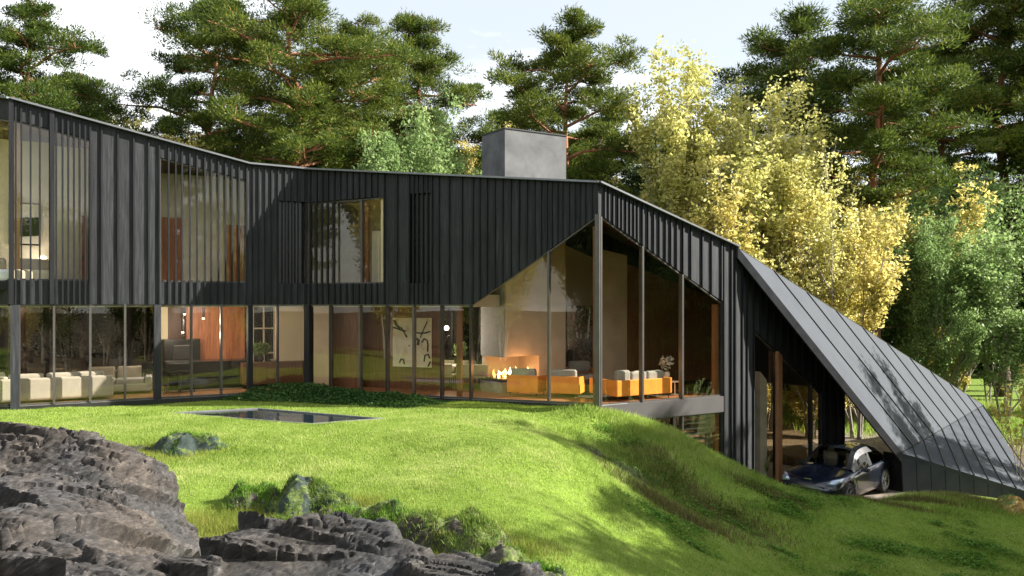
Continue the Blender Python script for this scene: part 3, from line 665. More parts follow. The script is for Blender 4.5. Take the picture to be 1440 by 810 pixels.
# bedroom
bd=thing('bed','white made bed seen through the upper left slats','bed')
m=MB(); m.box((0,0,.22),(1.9,2.1,.26)); part(m,'bed_frame','black',bd,.02)
m=MB(); m.box((0,0,.5),(1.85,2.05,.34)); part(m,'mattress','white',bd,.09)
for x in (-.5,.15,.62): m=MB(); m.box((x,.55,.84),(.6,.22,.42)); part(m,'pillow','fabric',bd,.1)
place(bd,A.p(A.t(20,1.15),1.15),A.a,UF)
m=MB(); p=A.at(60,1.9); nt_=thing('nightstand','small dark nightstand beside the white bed','nightstand'); place(nt_,p,A.a,UF); m.box((0,0,.52),(.6,.45,.03)); part(m,'table_top','black',nt_,.005)
for x in (-.27,.27): m=MB(); m.box((x,0,.25),(.03,.4,.5)); m.build('leg',M['darkwood'],nt_)
tl=thing('table_lamp','bedside lamp with white globe on a dark stem','lamp'); place(tl,p,0,UF+.54); m=MB(); m.tube([(0,0,0),(0,0,.42)],.02,8); m.build('stem',M['darkwood'],tl); m=MB(); m.lathe((0,0,.4),[(.01,0),(.08,.03),(.11,.11),(.08,.19),(.01,.22)],14); m.build('globe',M['lampw'],tl,smooth=True); glow(tl,(0,-.2,.5),9)
pi=thing('framed_picture','black framed landscape picture on the bedroom wall','picture')
a_,b_=A.t(12,2.25),A.t(57,2.25); zt,zb=A.z(35,285,2.25),A.z(35,345,2.25)
m=MB(); A.prism(m,a_,b_,2.23,2.28,zb,zb,zt,zt); m.build('frame',M['black'],pi)
m=MB(); A.prism(m,a_+.05,b_-.05,2.22,2.228,zb+.05,zb+.05,zt-.05,zt-.05); m.build('print',M['white'],pi)
m=MB(); A.prism(m,a_+.05,b_-.3,2.21,2.218,zb+.42,zb+.3,zb+.72,zb+.8); A.prism(m,a_+.3,b_-.05,2.205,2.209,zb+.25,zb+.3,zb+.82,zb+.85); m.build('dark_shape',M['leaf_dark'],pi)
# ------------------------------------------------------------------ pool
PZ=.0
pq=[W(235,577,0.1).xy]*0
pc_=[Vector((-8.93,22.1)),Vector((-4.67,20.0)),Vector((-3.15,21.0)),Vector((-6.9,23.1))]
pl=thing('plunge_pool','small rectangular dark water pool with thin stone rim sunk in the lawn','pool')
cen=sum(pc_,Vector((0,0)))/4
def inset(k): return [cen+(p-cen)*k for p in pc_]
rim=MB(); o4,i4=pc_,[p+( (cen-p).normalized()*.13) for p in pc_]
for i in range(4):
    j=(i+1)%4; rim.hexa([(*o4[i],PZ-.18),(*o4[j],PZ-.18),(*i4[j],PZ-.18),(*i4[i],PZ-.18)],[(*o4[i],PZ),(*o4[j],PZ),(*i4[j],PZ),(*i4[i],PZ)])
rim.build('rim',M['stone'],pl)
m=MB()
for i in range(4):
    j=(i+1)%4; a,b=i4[i],i4[j]; ao,bo=[q+(q-cen).normalized()*.05 for q in (a,b)]; m.hexa([(*ao,-.75),(*bo,-.75),(*b,-.75),(*a,-.75)],[(*ao,PZ-.181),(*bo,PZ-.181),(*b,PZ-.181),(*a,PZ-.181)])
m.add([(*p,-.75) for p in i4],[(0,1,2,3)]); m.build('basin',M['tile'],pl)
wm=NT('pool_water'); nz=wm.noise(wm.coords('Object'),3.0,3); b_=wm.bsdf((.012,.02,.025),.03,spec=.6,bump=nz,bstr=.25,bdist=.02); 
m=MB(); g=[]; nn=1; m.add([(*p,PZ-.03) for p in i4],[(0,1,2,3)]); m.build('water',wm.mat,pl)
# ------------------------------------------------------------------ car: lofted body
def catmull(xs,ys,n):
    return [float(np.interp(t,xs,ys)) for t in n]
def make_car():
    t=thing('parked_car','dark navy blue fastback crossover car with cream interior parked under the roof','car')
    Lc=4.9
    def cm(name,c,r,met=0,coat=0): m=NT(name); m.bsdf(c,r,met,.5,coat=coat); return m.mat
    paint=cm('navy_paint',(.006,.010,.022),.25,.35,1.0); blk=cm('black_trim',(.01,.01,.01),.4); tyre=cm('tyre_rubber',(.015,.015,.015),.85); rim=cm('wheel_alloy',(.25,.25,.26),.3,.9)
    lamp=glass('headlamp_glass',(.75,.8,.9),1.5); chrome=cm('chrome',(.8,.8,.8),.12,1); cream=flat('cream_leather',(.26,.20,.13),.6,.05,5,.1)
    cg=glass('car_glass',(.80,.84,.82),1.5); dg=glass('tinted_car_glass',(.12,.13,.13),1.5)
    def I(pts,x): return float(np.interp(x,[p[0] for p in pts],[p[1] for p in pts]))
    def S(pts):
        xs=[p[0] for p in pts]; ys=[p[1] for p in pts]
        def f(x):   # smooth interpolation
            i=max(0,min(len(xs)-2,sum(1 for q in xs if q<=x)-1)); h=xs[i+1]-xs[i]; u=(x-xs[i])/h; u=max(0,min(1,u))
            m0=(ys[i+1]-ys[max(i-1,0)])/(xs[i+1]-xs[max(i-1,0)])*h; i2=min(i+2,len(xs)-1); m1=(ys[i2]-ys[i])/(xs[i2]-xs[i])*h
            return (2*u**3-3*u*u+1)*ys[i]+(u**3-2*u*u+u)*m0+(-2*u**3+3*u*u)*ys[i+1]+(u**3-u*u)*m1
        return f
    # x from nose (0) to tail (L); belt = shoulder line, deck = centre height of bonnet / boot
    wid=S([(0,.62),(.12,.80),(.4,.93),(.9,.985),(1.5,.97),(2.3,.955),(3.1,.965),(3.8,.995),(4.4,.94),(4.75,.82),(4.9,.70)])
    deck=S([(0,.72),(.15,.86),(.5,.97),(1.0,1.04),(1.5,1.10),(2.2,1.12),(3.3,1.16),(4.0,1.18),(4.5,1.16),(4.78,1.10),(4.9,.95)])
    belt=S([(0,.62),(.15,.74),(.5,.86),(1.0,.94),(1.5,.98),(2.3,1.0),(3.2,1.03),(4.0,1.07),(4.5,1.05),(4.78,.98),(4.9,.88)])
    low=S([(0,.34),(.2,.24),(.7,.22),(4.2,.24),(4.6,.30),(4.9,.42)])
    xs=list(np.linspace(0,Lc,50)); wheels=(0.95,3.98); WR=.39
    m=MB(); NS_=14; rows=[]
    for x in xs:
        w,dk,bl,lo=wid(x),deck(x),belt(x),low(x)
        side=[]
        arch=0
        for wx in wheels:
            d=abs(x-wx)
            if d<WR+.05: arch=max(arch,math.sqrt((WR+.05)**2-d*d)+.37)
        lo2=max(lo,arch); lo2=min(lo2,bl-.12)
        pr=[(0,lo2+.0),(w*.80,lo2),(w*.955,lo2+.02*(bl-lo2)+.0),(w*.985,lo2+.25*(bl-lo2)),(w*.985,lo2+.5*(bl-lo2)),(w*1.0,lo2+.72*(bl-lo2)),(w*.985,bl-.04),(w*.95,bl),(w*.86,bl+(dk-bl)*.35),(w*.72,bl+(dk-bl)*.62),(w*.5,bl+(dk-bl)*.86),(w*.25,bl+(dk-bl)*.97),(0,dk)]
        full=[( y,z) for y,z in pr]+[(-y,z) for y,z in pr[-2:0:-1]]
        rows.append([(x-Lc/2,y,z) for y,z in full])
    n=len(rows[0]); vs=[p for r in rows for p in r]; fs=[]
    for i in range(len(rows)-1):
        for j in range(n): j2=(j+1)%n; fs.append((i*n+j,i*n+j2,(i+1)*n+j2,(i+1)*n+j))
    fs.append(tuple(range(n))[::-1]); fs.append(tuple((len(rows)-1)*n+j for j in range(n)))
    m.add(vs,fs); m.build('body',paint,t,smooth=True)
    # greenhouse: base line and roof line
    roofh=S([(1.45,1.06),(1.9,1.36),(2.25,1.58),(2.7,1.665),(3.2,1.66),(3.8,1.56),(4.3,1.36),(4.65,1.14)])
    tumb=S([(1.45,.78),(2.25,.62),(2.8,.60),(3.5,.58),(4.1,.54),(4.65,.52)])
    hx=list(np.linspace(1.5,4.62,26))
    def gp(x,s):   # s 0 (belt) .. 1 (roof centre)
        wb=wid(x)*.93; bl=belt(x)-.01; rh=roofh(x); rw=tumb(x)
        rh=max(rh,bl+.02)
        pts=[(wb,bl),(wb*.4+rw*.6+.02,bl+(rh-bl)*.62),(rw+.03,bl+(rh-bl)*.86),(rw*.82,bl+(rh-bl)*.955),(rw*.4,rh-.004),(0,rh)]
        return pts
    rows=[]
    for x in hx:
        p=gp(x,0); full=p+[(-y,z) for y,z in p[-2::-1]]; rows.append([(x-Lc/2,y,z) for y,z in full])
    n=len(rows[0]); roofm=MB(); sidem=MB(); ws=MB(); pil=MB(); rear=MB()
    def quadset(mb,i,j): 
        a,b,c,d=rows[i][j],rows[i][j+1],rows[i+1][j+1],rows[i+1][j]; mb.add([a,b,c,d],[(0,1,2,3)])
    for i in range(len(rows)-1):
        x=(hx[i]+hx[i+1])/2
        for j in range(n-1):
            edge=j in (0,n-2); up2=j in (1,n-3); 
            if edge or up2:
                if x<2.02 and edge: quadset(pil if x>1.95 else pil,i,j)
                elif up2: quadset(pil,i,j)
                elif abs(x-2.98)<.06 or x>3.95: quadset(pil,i,j)
                else: quadset(sidem,i,j)
            else:
                if x<2.2: 
                    quadset(pil if j in (2,n-4) else ws,i,j)
                elif x>3.75 and j not in (2,n-4): quadset(rear,i,j)
                else: quadset(roofm,i,j)
    roofm.build('roof_panel',blk,t,smooth=True).data.materials[0]=cm('glass_roof',(.01,.012,.014),.08,0,1)
    
    for sg in (1,-1):
        q=MB()
        for i0 in range(0,len(pil.v),4):
            P=pil.v[i0:i0+4]
            if sum(p[1] for p in P)*sg>0: q.add(P,[(0,1,2,3)])
        q.build('pillar',blk,t,smooth=True)
        q=MB()
        for i0 in range(0,len(sidem.v),4):
            P=sidem.v[i0:i0+4]
            if sum(p[1] for p in P)*sg>0: q.add(P,[(0,1,2,3)])
        q.build('side_window',dg,t,smooth=True)
    ws.build('windscreen',cg,t,smooth=True);  rear.build('rear_window',dg,t,smooth=True)
    # interior
    for y in (-.38,.38):
        m=MB(); m.box((.05,y,.86),(.5,.5,.16)); m.box((.34,y,1.12),(.16,.48,.5)); m.box((.36,y,1.42),(.1,.26,.16)); m.build('seat',cream,t,bevel=.05)
    m=MB(); m.box((1.0,0,1.08),(.2,1.2,.5)); m.build('rear_seat',cream,t,bevel=.05)
    m=MB(); m.box((-.72,0,1.02),(.32,1.5,.14)); m.build('dashboard',cream,t,bevel=.04)
    m=MB(); ring=[(-.42+.03*math.cos(a)*0, .38+.19*math.cos(a), 1.14+.18*math.sin(a)) for a in np.linspace(0,2*math.pi,18)]; m.tube(ring,.014,6,cap=False); m.build('steering_wheel',blk,t)
    # wheels
    for wx in wheels:
        for sy in (-1,1):
            w=MB(); cx=wx-Lc/2; prof=[(.24,-.12),(.36,-.12),(.385,-.08),(.385,.08),(.36,.12),(.26,.12)]
            b=len(w.v)
            for r,z in prof:
                for q in range(28): a=2*math.pi*q/28; w.v.append((cx+r*math.cos(a), sy*.86+z*sy, .385+r*math.sin(a)))
            for i in range(len(prof)-1):
                for q in range(28): q2=(q+1)%28; w.f.append((i*28+q,i*28+q2,(i+1)*28+q2,(i+1)*28+q)); w.m.append(0)
            wo=w.build('wheel',tyre,t,smooth=True)
            r_=MB()
            for q in range(10):
                a=2*math.pi*q/10; r_.tube([(cx,sy*.95,.385),(cx+.255*math.cos(a),sy*.965,.385+.255*math.sin(a))],.02,5)
            r_.tube([(cx,sy*.9,.385),(cx,sy*.97,.385)],.05,10); ring=[(cx+.262*math.cos(a),sy*.965,.385+.262*math.sin(a)) for a in np.linspace(0,2*math.pi,28)]; r_.tube(ring,.02,5,cap=False)
            r_.tube([(cx,sy*.80,.385),(cx,sy*.84,.385)],.25,24); r_.build('rim',rim,wo)
            ar=MB(); ar.tube([(cx,sy*.6,.45),(cx,sy*.84,.45)],.43,24); ar.build('wheel_arch',tyre,t)
    # nose
    for sy in (-1,1):
        h=MB(); P=[]
        for x,y,z in ((.10,.58,.80),(.02+.12,.80,.76),(.42,.905,.84),(.62,.93,.93),(.40,.80,.93),(.2,.66,.885)): P.append(Vector((x-Lc/2,sy*y,z)))
        c=sum(P,Vector())/6; off=Vector((-.035,sy*.03,.03)); h.add([p-off*.6 for p in P]+[p+off for p in P]+[c+off*1.5],[(6+i,6+(i+1)%6,12) for i in range(6)]+[(i,(i+1)%6,6+(i+1)%6,6+i) for i in range(6)])
        hl=h.build('headlight',None or cm('lamp_lens',(.35,.42,.55),.08,.6,1),t,smooth=True)
        mm=MB(); mm.box((-.42,sy*1.06,1.03),(.16,.2,.13)); mm.box((-.42,sy*.95,.99),(.06,.14,.04)); mm.build('wing_mirror',paint,t,bevel=.03)
        v=MB(); v.tube([(1.42-Lc/2,sy*.975,.86),(1.50-Lc/2,sy*.985,.72),(1.52-Lc/2,sy*.985,.55)],.014,5); v.build('side_strake',chrome,t)
        tlm=MB(); tlm.box((Lc/2-.1,sy*.6,.97),(.1,.4,.05)); tlm.build('tail_light',cm('tail_lens',(.3,.01,.01),.2),t,bevel=.01)
    g=MB()
    for i in range(7): g.box((.035-Lc/2-.02,0,.42+.045*i),(.05,1.05-.04*abs(i-2),.012))
    g.build('grille',chrome,t); g=MB(); g.box((.05-Lc/2,0,.55),(.08,1.15,.34)); g.build('grille_backing',blk,t,bevel=.03)
    g=MB(); g.box((.13-Lc/2,0,.895),(.05,.2,.018)); g.build('badge',chrome,t,bevel=.005)
    return t
car=make_car()
f=Vector((-.68,-.73)).normalized(); fc_=Vector((W(1133,0,26.0).x,26.0)); cc_=fc_-f*2.45
car.location=(cc_.x,cc_.y,-3.42); car.rotation_euler=(0,0,math.atan2(-f.y,-f.x))
# ------------------------------------------------------------------ terrain
def TPS(pts,reg=.02):
    P=np.array([[p[0],p[1]] for p in pts],float); z=np.array([p[2] for p in pts],float); n=len(P)
    def U(r2): return np.where(r2>1e-12, .5*r2*np.log(np.maximum(r2,1e-12)),0)
    Kk=U(((P[:,None]-P[None])**2).sum(-1))+np.eye(n)*reg; Q=np.c_[np.ones(n),P]
    Am=np.zeros((n+3,n+3)); Am[:n,:n]=Kk; Am[:n,n:]=Q; Am[n:,:n]=Q.T; s=np.linalg.solve(Am,np.r_[z,0,0,0])
    def f(x,y):
        x=np.asarray(x,float); y=np.asarray(y,float); sh=x.shape; x=x.ravel(); y=y.ravel(); out=np.empty(len(x))
        for a in range(0,len(x),40000):
            X=x[a:a+40000]; Y=y[a:a+40000]; r2=(X[:,None]-P[None,:,0])**2+(Y[:,None]-P[None,:,1])**2
            out[a:a+40000]=U(r2)@s[:n]+s[n]+s[n+1]*X+s[n+2]*Y
        return out.reshape(sh)
    return f
def g(px,py,d): v=W(px,py,d); return (v.x,v.y,v.z)
ctrl=[(-16,22.5,-.25),(-13.2,22.9,-.13),(-10.4,24.4,-.14),(-8.0,25.8,-.12),(-6,26.6,-.1),(-3,25.2,-.1),(0,24.0,-.1),(2.2,23.2,-.24),(.9,23.6,-.2),(-2,23,-.08),
 (-9.2,22,-.02),(-4.6,19.6,-.06),(-3,20.9,-.03),(-7,23.3,-.03),(-6.5,20.5,-.04),(1,20.5,-.25),(-12,20,-.35),
 (-3,17.5,-.38),(1,17,-.52),(-7,17,-.42),(-3,14.5,-.75),(1,14.5,-.85),(-7,14,-.8),(-3,11.5,-1.08),(1,11.5,-1.1),(-6,10,-1.2),(-12,14,-.6),(0,8,-1.4),(-10,8,-1.2),(6,8,-1.6),(12,8,-2.2),(0,-5,-1.6),
 g(840,600,23),g(870,588,23.7),g(930,603,24.0),g(960,612,24.2),g(1000,638,24.4),g(1050,663,24.5),g(1100,687,24.4),g(1150,698,24.2),g(1200,701,24.4),g(1265,700,26.2),g(1340,699,26.7),g(1440,713,27.2),
 g(840,640,20.6),g(900,640,22),g(960,665,22),g(1000,720,20.3),g(900,700,18.6),g(820,720,16.2),g(900,810,13.4),g(1000,810,15.3),g(1100,760,20),g(1100,810,17.3),g(1250,740,22.6),g(1250,810,19),g(1440,760,24),g(1440,810,20.5),
 (8.3,27.2,-3.3),(10,26.2,-3.42),(9.0,25.6,-3.3),(10.8,26.3,-3.42),(12,30,-3.46),(10.5,28.3,-3.46),(13.5,28,-3.46),(14,33,-3.5),(11.8,27.0,-3.4),(17,30,-3.9),(16,35,-3.5),(20,38,-3.4),(25,45,-3.25),(28,55,-3.2),(19,29,-4.2),
 (30,25,-4.6),(24,20,-4.2),(20,12,-3.4),(30,8,-4),(16,16,-3.3),
 (-18,33,-.6),(-8,39,-.8),(3,38,-1.6),(8,41,-2.8),(-30,30,-.3),(-30,10,-.5),(-25,50,-1.0),(0,60,-2.5),(40,60,-3.2),(60,30,-4),(-60,20,-.5),(0,-40,-2),(60,-20,-3.5),(-60,80,-1.5),(60,100,-3),(0,110,-3)]
tps=TPS(ctrl)
def inpoly(x,y,poly):
    r=np.zeros(x.shape,bool); n=len(poly)
    for i in range(n):
        x1,y1=poly[i][:2]; x2,y2=poly[(i+1)%n][:2]
        c=((y1>y)!=(y2>y)); xi=(x2-x1)*(y-y1)/((y2-y1) if abs(y2-y1)>1e-9 else 1e-9)+x1
        r^=c&(x<xi)
    return r
def vnoise(x,y,sc,seed=0,oct=4,rough=.5):
    r0=np.random.default_rng(seed+99); T=r0.random((128,128))*2-1; out=0; amp=1; tot=0
    for o in range(oct):
        u=x/sc+17.3*o; v=y/sc+5.1*o; i=np.floor(u).astype(int); j=np.floor(v).astype(int); a=u-i; b=v-j; a=a*a*a*(a*(a*6-15)+10); b=b*b*b*(b*(b*6-15)+10)
        q=lambda ii,jj:T[ii%128,jj%128]
        out=out+amp*((q(i,j)*(1-a)+q(i+1,j)*a)*(1-b)+(q(i,j+1)*(1-a)+q(i+1,j+1)*a)*b); tot+=amp; amp*=rough; sc/=2.03
    return out/tot
lower=[C.p(.05,.13),C.p(C.L,.13),D.p(.3,.13),D.p(D.L,.13),K4,(2.6,33)]
houseA=[L0,A.p(.1,.1),A.p(A.L,.12),B.p(B.L-.05,.12),(2.6,33),K2,K1]
def zfun(x,y):
    z=tps(x,y)
    far=np.clip((np.hypot(x,y-20)-70)/60,0,1); z=z*(1-far)+(-2.6)*far
    nearh=np.clip((np.abs((x-P0[0]))*0+1),0,1)
    pf=np.clip((np.hypot((x+6.0)/1.5,(y-21.6))-1.9)/1.5,0.12,1)
    z0_=z
    z=z+np.clip((x+2)/6,0,1)*np.clip((25-y)/3,0,1)*vnoise(x,y,1.3,61,4)*.18+vnoise(x,y,2.2,1,4)*.15*np.clip((24.8-y)/3,0.15,1)+vnoise(x,y,.7,2,3)*.035*np.clip((26-y)/3,0.1,1)
    z=z0_+(z-z0_)*pf
    z=np.where(inpoly(x,y,lower),-3.62,z)
    z=np.where(inpoly(x,y,houseA),np.minimum(z,-.47),z)
    z=np.where(inpoly(x,y,[tuple(p+(cen-p).normalized()*.12) for p in pc_]),-.8,z)
    return z
def axis(lo,hi,step,far,grow=1.16):
    a=list(np.arange(lo,hi,step)); s=step; x=a[-1]
    while x<far: s*=grow; x+=s; a.append(x)
    s=step; x=lo
    while x>-far: s*=grow; x-=s; a.insert(0,x)
    return np.array(a)
xs=axis(-18,22,.13,420); ys=axis(6,36,.13,420)
X,Y=np.meshgrid(xs,ys); Z=zfun(X,Y); nx=len(xs); ny=len(ys)
I_=np.arange(nx*ny).reshape(ny,nx); Fq=np.stack([I_[:-1,:-1],I_[:-1,1:],I_[1:,1:],I_[1:,:-1]],-1).reshape(-1,4)
def ground_mat():
    m=NT('lawn_ground'); v=m.coords('Object'); f=m.noise(v,.55,5,.6); g_=m.noise(v,9,5,.7); h=m.noise(v,.16,3)
    a=m.ramp(g_,[(.3,(.08,.13,.018)),(.6,(.17,.25,.03)),(.8,(.25,.27,.06))])
    br=m.ramp(g_,[(.3,(.05,.035,.02)),(.7,(.16,.12,.07))])
    geo=m.n('ShaderNodeNewGeometry'); sp=m.n('ShaderNodeSeparateXYZ'); m.l(geo.outputs['Position'],sp.inputs[0])
    w=m.ramp(m.math('ADD',m.math('MULTIPLY',sp.outputs[1],.02),m.math('MULTIPLY',f,.12)),[(.585,(0,0,0)),(.64,(1,1,1))])
    w2=m.ramp(m.math('ADD',m.math('MULTIPLY',sp.outputs[1],.01),m.math('MULTIPLY',h,.1)),[(.47,(1,1,1)),(.50,(0,0,0))])
    w=m.mix(1.0,w,w2,'MULTIPLY')
    sx=m.ramp(m.math('ADD',m.math('MULTIPLY',sp.outputs[0],.05),m.math('MULTIPLY',f,.1)),[(.35,(0,0,0)),(.5,(1,1,1))]); bk=m.ramp(m.math('ADD',m.math('MULTIPLY',sp.outputs[1],.05),m.math('MULTIPLY',f,.2)),[(.30,(1,1,1)),(.5,(0,0,0))]); w=m.mix(m.math('MULTIPLY',sx,m.math('SUBTRACT',1.0,w2)),m.ramp(sp.outputs[1],[(0,(0,0,0)),(.001,(1,1,1))]) if 0 else m.mix(1.0,w,m.ramp(m.math('MULTIPLY',sp.outputs[1],.02),[(.55,(0,0,0)),(.62,(1,1,1))]),'LIGHTEN'),w); w=m.mix(1.0,w,bk,'LIGHTEN'); br=m.mix(bk,br,(.035,.028,.018))
    m.bsdf(m.mix(w,a,br),.95,spec=.2,bump=g_,bstr=.7,bdist=.05); return m.mat
gr=npmesh('ground',np.c_[X.ravel(),Y.ravel(),Z.ravel()],4,ground_mat(),smooth=True,Fc=Fq); tag(gr,kind='structure')
# gravel drive under the roof
def drape(name,poly,mat,step=.35,dz=.02):
    bx=[p[0] for p in poly]; by=[p[1] for p in poly]; m=MB(); xs_=np.arange(min(bx),max(bx),step); ys_=np.arange(min(by),max(by),step)
    XX,YY=np.meshgrid(xs_,ys_); ZZ=zfun(XX,YY)+dz; ins_=inpoly(XX+step/2,YY+step/2,poly); ii=np.arange(XX.size).reshape(XX.shape)
    fq=np.stack([ii[:-1,:-1],ii[:-1,1:],ii[1:,1:],ii[1:,:-1]],-1)[ins_[:-1,:-1]]
    o=npmesh(name,np.c_[XX.ravel(),YY.ravel(),ZZ.ravel()],4,mat,smooth=True,Fc=fq); return tag(o,kind='structure')
drape('driveway',[(8.6,25.7),(11.3,25.9),(13.2,27.6),(15.5,31),(18,36),(20,43),(15,44),(12.8,36),(12.5,32),(9,28.2)],flat('gravel',(.20,.16,.12),.95,.35,3,.8),dz=.03)
drape('road',[(10,47),(22,44.5),(40,43),(60,42),(60,44.5),(40,46),(22,48),(10,50)],flat('pale_asphalt',(.20,.20,.20),.9,.1,2,.2),step=.6,dz=.05)
# ------------------------------------------------------------------ rocks
def rockmat(name,base,mossy=0.0,teal=0):
    m=NT(name); v=m.coords('Object',(1,1,1),(R(20),R(28),R(25)))
    mp=m.n('ShaderNodeMapping'); m.l(v,mp.inputs[0]); mp.inputs['Scale'].default_value=(1.2,2.2,6)
    f=m.noise(mp.outputs[0],1.6,10,.72,.9); f2=m.noise(mp.outputs[0],7,6,.7,.4); big=m.noise(v,1.1,4)
    h=m.math('ADD',m.math('MULTIPLY',f,.6),m.math('MULTIPLY',f2,.4))
    c=m.ramp(h,[(.36,scal(base,.22)),(.46,scal(base,.7)),(.52,base),(.60,scal(base,2.0)),(.70,scal(base,3.6))])
    tint=m.ramp(big,[(.35,(.92,.95,1.0)),(.6,(1.12,1.0,.88))]); c=m.mix(1.0,c,tint,'MULTIPLY')
    if mossy:
        geo=m.n('ShaderNodeNewGeometry'); sp=m.n('ShaderNodeSeparateXYZ'); m.l(geo.outputs['Normal'],sp.inputs[0])
        mm=m.noise(m.coords('Object'),2.2,6,.7); k_=m.math('ADD',m.math('MULTIPLY',sp.outputs[2],.25),mm)
        mk=m.ramp(k_,[(.78-mossy*.25,(0,0,0)),(.86-mossy*.25,(1,1,1))]); mc=m.ramp(m.noise(m.coords('Object'),30,4),[(.3,(.03,.05,.012)),(.5,(.08,.12,.02)),(.7,(.19,.19,.06))])
        if teal: c=m.mix(.5,c,(.012,.028,.022))
        c=m.mix(mk,c,mc)
    m.bsdf(c,.8,spec=.35,bump=h,bstr=.8,bdist=.04); return m.mat
def rock(name,label,pts,bounds,mat,step=.03,amp=.16,sc=.7,strata=(.9,.35,.3),seed=0,cat='rock'):
    f=TPS(pts,.01); xs=np.arange(bounds[0],bounds[1],step); ys=np.arange(bounds[2],bounds[3],step); X,Y=np.meshgrid(xs,ys); Z=f(X,Y)
    Zg=zfun(X,Y)
    edge=np.minimum(np.minimum(X-bounds[0],bounds[1]-X),np.minimum(Y-bounds[2],bounds[3]-Y)); Z=Z-np.clip(.5-edge,0,1)*3
    # layered displacement: warped, stretched noise along tilted beds
    ca,sa=math.cos(strata[0]),math.sin(strata[0]); U=X*ca+Y*sa; V=-X*sa+Y*ca
    wx=vnoise(U,V,1.4,seed+3,3)*.5; wv=vnoise(U,V,1.1,seed+4,3)*.5
    def vor(u,v,sd):
        rr=np.random.default_rng(sd); T=rr.random((64,64,5)); i0=np.floor(u).astype(int); j0=np.floor(v).astype(int)
        F1=np.full(u.shape,9.); F2=np.full(u.shape,9.); pl=np.zeros(u.shape)
        for di in (-1,0,1):
            for dj in (-1,0,1):
                q=T[(i0+di)%64,(j0+dj)%64]; du=u-(i0+di+q[...,0]); dv=v-(j0+dj+q[...,1]); d=np.hypot(du,dv)
                h_=(q[...,2]-.5)+du*(q[...,3]-.5)*1.5+dv*(q[...,4]-.62)*1.9
                c1=d<F1; F2=np.where(c1,F1,np.minimum(F2,d)); pl=np.where(c1,h_,pl); F1=np.where(c1,d,F1)
        return pl,F2-F1
    Uw=U-Z*.55+wx*.35; Vw=V+Z*1.9+wv*.35
    p1,e1=vor(Uw/1.7,Vw/.62,seed+1); p2_,e2=vor(Uw/.42,Vw/.19,seed+2); p3_,e3=vor(Uw/.17,Vw/.075,seed+5)
    n2=vnoise(U*.3,V+Z*1.3,.22,seed+6,5,.65); lay=(Vw/.085+vnoise(U,V,.5,seed+12,2)); lay=np.abs(lay-np.floor(lay)-.5)
    disp=amp*(1.2*p1+.34*p2_+.11*p3_+.14*n2+.12*lay)
    disp-=amp*1.0*np.clip(1-e1/.10,0,1)**1.5*(vnoise(U,V,.8,seed+14,2)>-.1)+amp*.35*np.clip(1-e2/.12,0,1)+amp*.10*np.clip(1-e3/.15,0,1)
    disp=np.tanh(disp/(amp*.8))*amp*.8
    Zx=np.gradient(Z,step,axis=1); Zy=np.gradient(Z,step,axis=0); nl=np.sqrt(Zx**2+Zy**2+1); hx=.75
    Xn=X-Zx/nl*disp*hx; Yn=Y-Zy/nl*disp*hx; Zn=Z+disp/nl
    keep=(Z>Zg-.5)
    n=len(xs); I_=np.arange(X.size).reshape(X.shape); Fq=np.stack([I_[:-1,:-1],I_[:-1,1:],I_[1:,1:],I_[1:,:-1]],-1); kk=keep[:-1,:-1]&keep[1:,1:]
    o=npmesh(name,np.c_[Xn.ravel(),Yn.ravel(),Zn.ravel()],4,mat,smooth=True,Fc=Fq[kk])
    try: o.data.set_sharp_from_angle(angle=R(50))
    except Exception: pass
    if label: tag(o,label,cat)
    return o,f
M['rock']=rockmat('grey_rock',(.048,.044,.041)); M['rock2']=rockmat('dark_rock',(.038,.037,.036)); M['mrock']=rockmat('mossy_rock',(.055,.05,.04),.7); M['trock']=rockmat('teal_mossy_rock',(.035,.048,.042),.5,1)
def crestpts(line,front,back):
    out=[]
    for px,py,d in line: out.append(g(px,py,d))
    return out
r1=[g(0,612,12.2),g(60,606,12.3),(g(120,612,12.2)),g(180,640,12.2),g(230,668,12.2),g(255,694,12.3),
    g(0,680,10.6),g(80,690,10.6),g(150,710,10.6),g(205,735,10.7), g(0,745,9.2),g(100,755,9.2),g(200,775,9.3),g(280,790,9.4),g(0,850,7.6),g(150,860,7.6),g(300,860,7.8),
    (-8.2,12.9,.4),(-7,13.1,.0),(-6,13.2,-.5),(-5.2,13.1,-.9),(-4.6,12.5,-1.3),(-4.0,11.2,-1.3),(-3.5,10.2,-1.2),(-8,14,-1.2),(-6,14,-1.4),(-4,13.6,-1.6),(-10.5,12.2,.7),(-10.5,10,.7),(-10,8,-.1),(-10.5,14,-1),(-6,6.5,-1.2),(-2.2,8.2,-1.2)]
ro,rf1=rock('rock_outcrop','large rugged grey rock outcrop filling the lower left corner, taller than its neighbour',r1,(-11,-2.8,6.6,14.2),M['rock'],.024,.23,1.3,(-.5,0,0),3,'rock')
r2=[g(330,732,9.3),g(450,733,9.3),g(560,748,9.1),g(650,766,8.9),g(715,786,8.8),g(765,812,8.7),g(275,772,9.2),g(215,806,8.9),
    g(330,800,8.6),g(450,796,8.7),g(560,800,8.6),g(660,812,8.3),g(400,880,7.4),g(600,880,7.3),g(760,880,7.3),g(250,870,7.6),
    (-3.6,10.3,-1.3),(-2.6,10.4,-1.1),(-1.4,10.3,-1.1),(-.6,10.0,-1.2),(.2,9.6,-1.3),(.9,9.0,-1.4),(1.3,8,-1.5),(-4.6,9.8,-1.2),(-4.6,8.4,-.9),(-2.8,9.95,0),(-1.6,9.9,.0),(.1,9.25,-.6),(-3,11,-1.6),(0,11,-1.9),(1.8,6,-1.7),(-4,6,-1)]
ro2,rf2=rock('rock_outcrop','long low dark rock ridge in the centre of the bottom edge, with a flat top',r2,(-4.9,1.7,6.2,10.9),M['rock2'],.020,.17,1.0,(-.25,0,0),21,'rock')
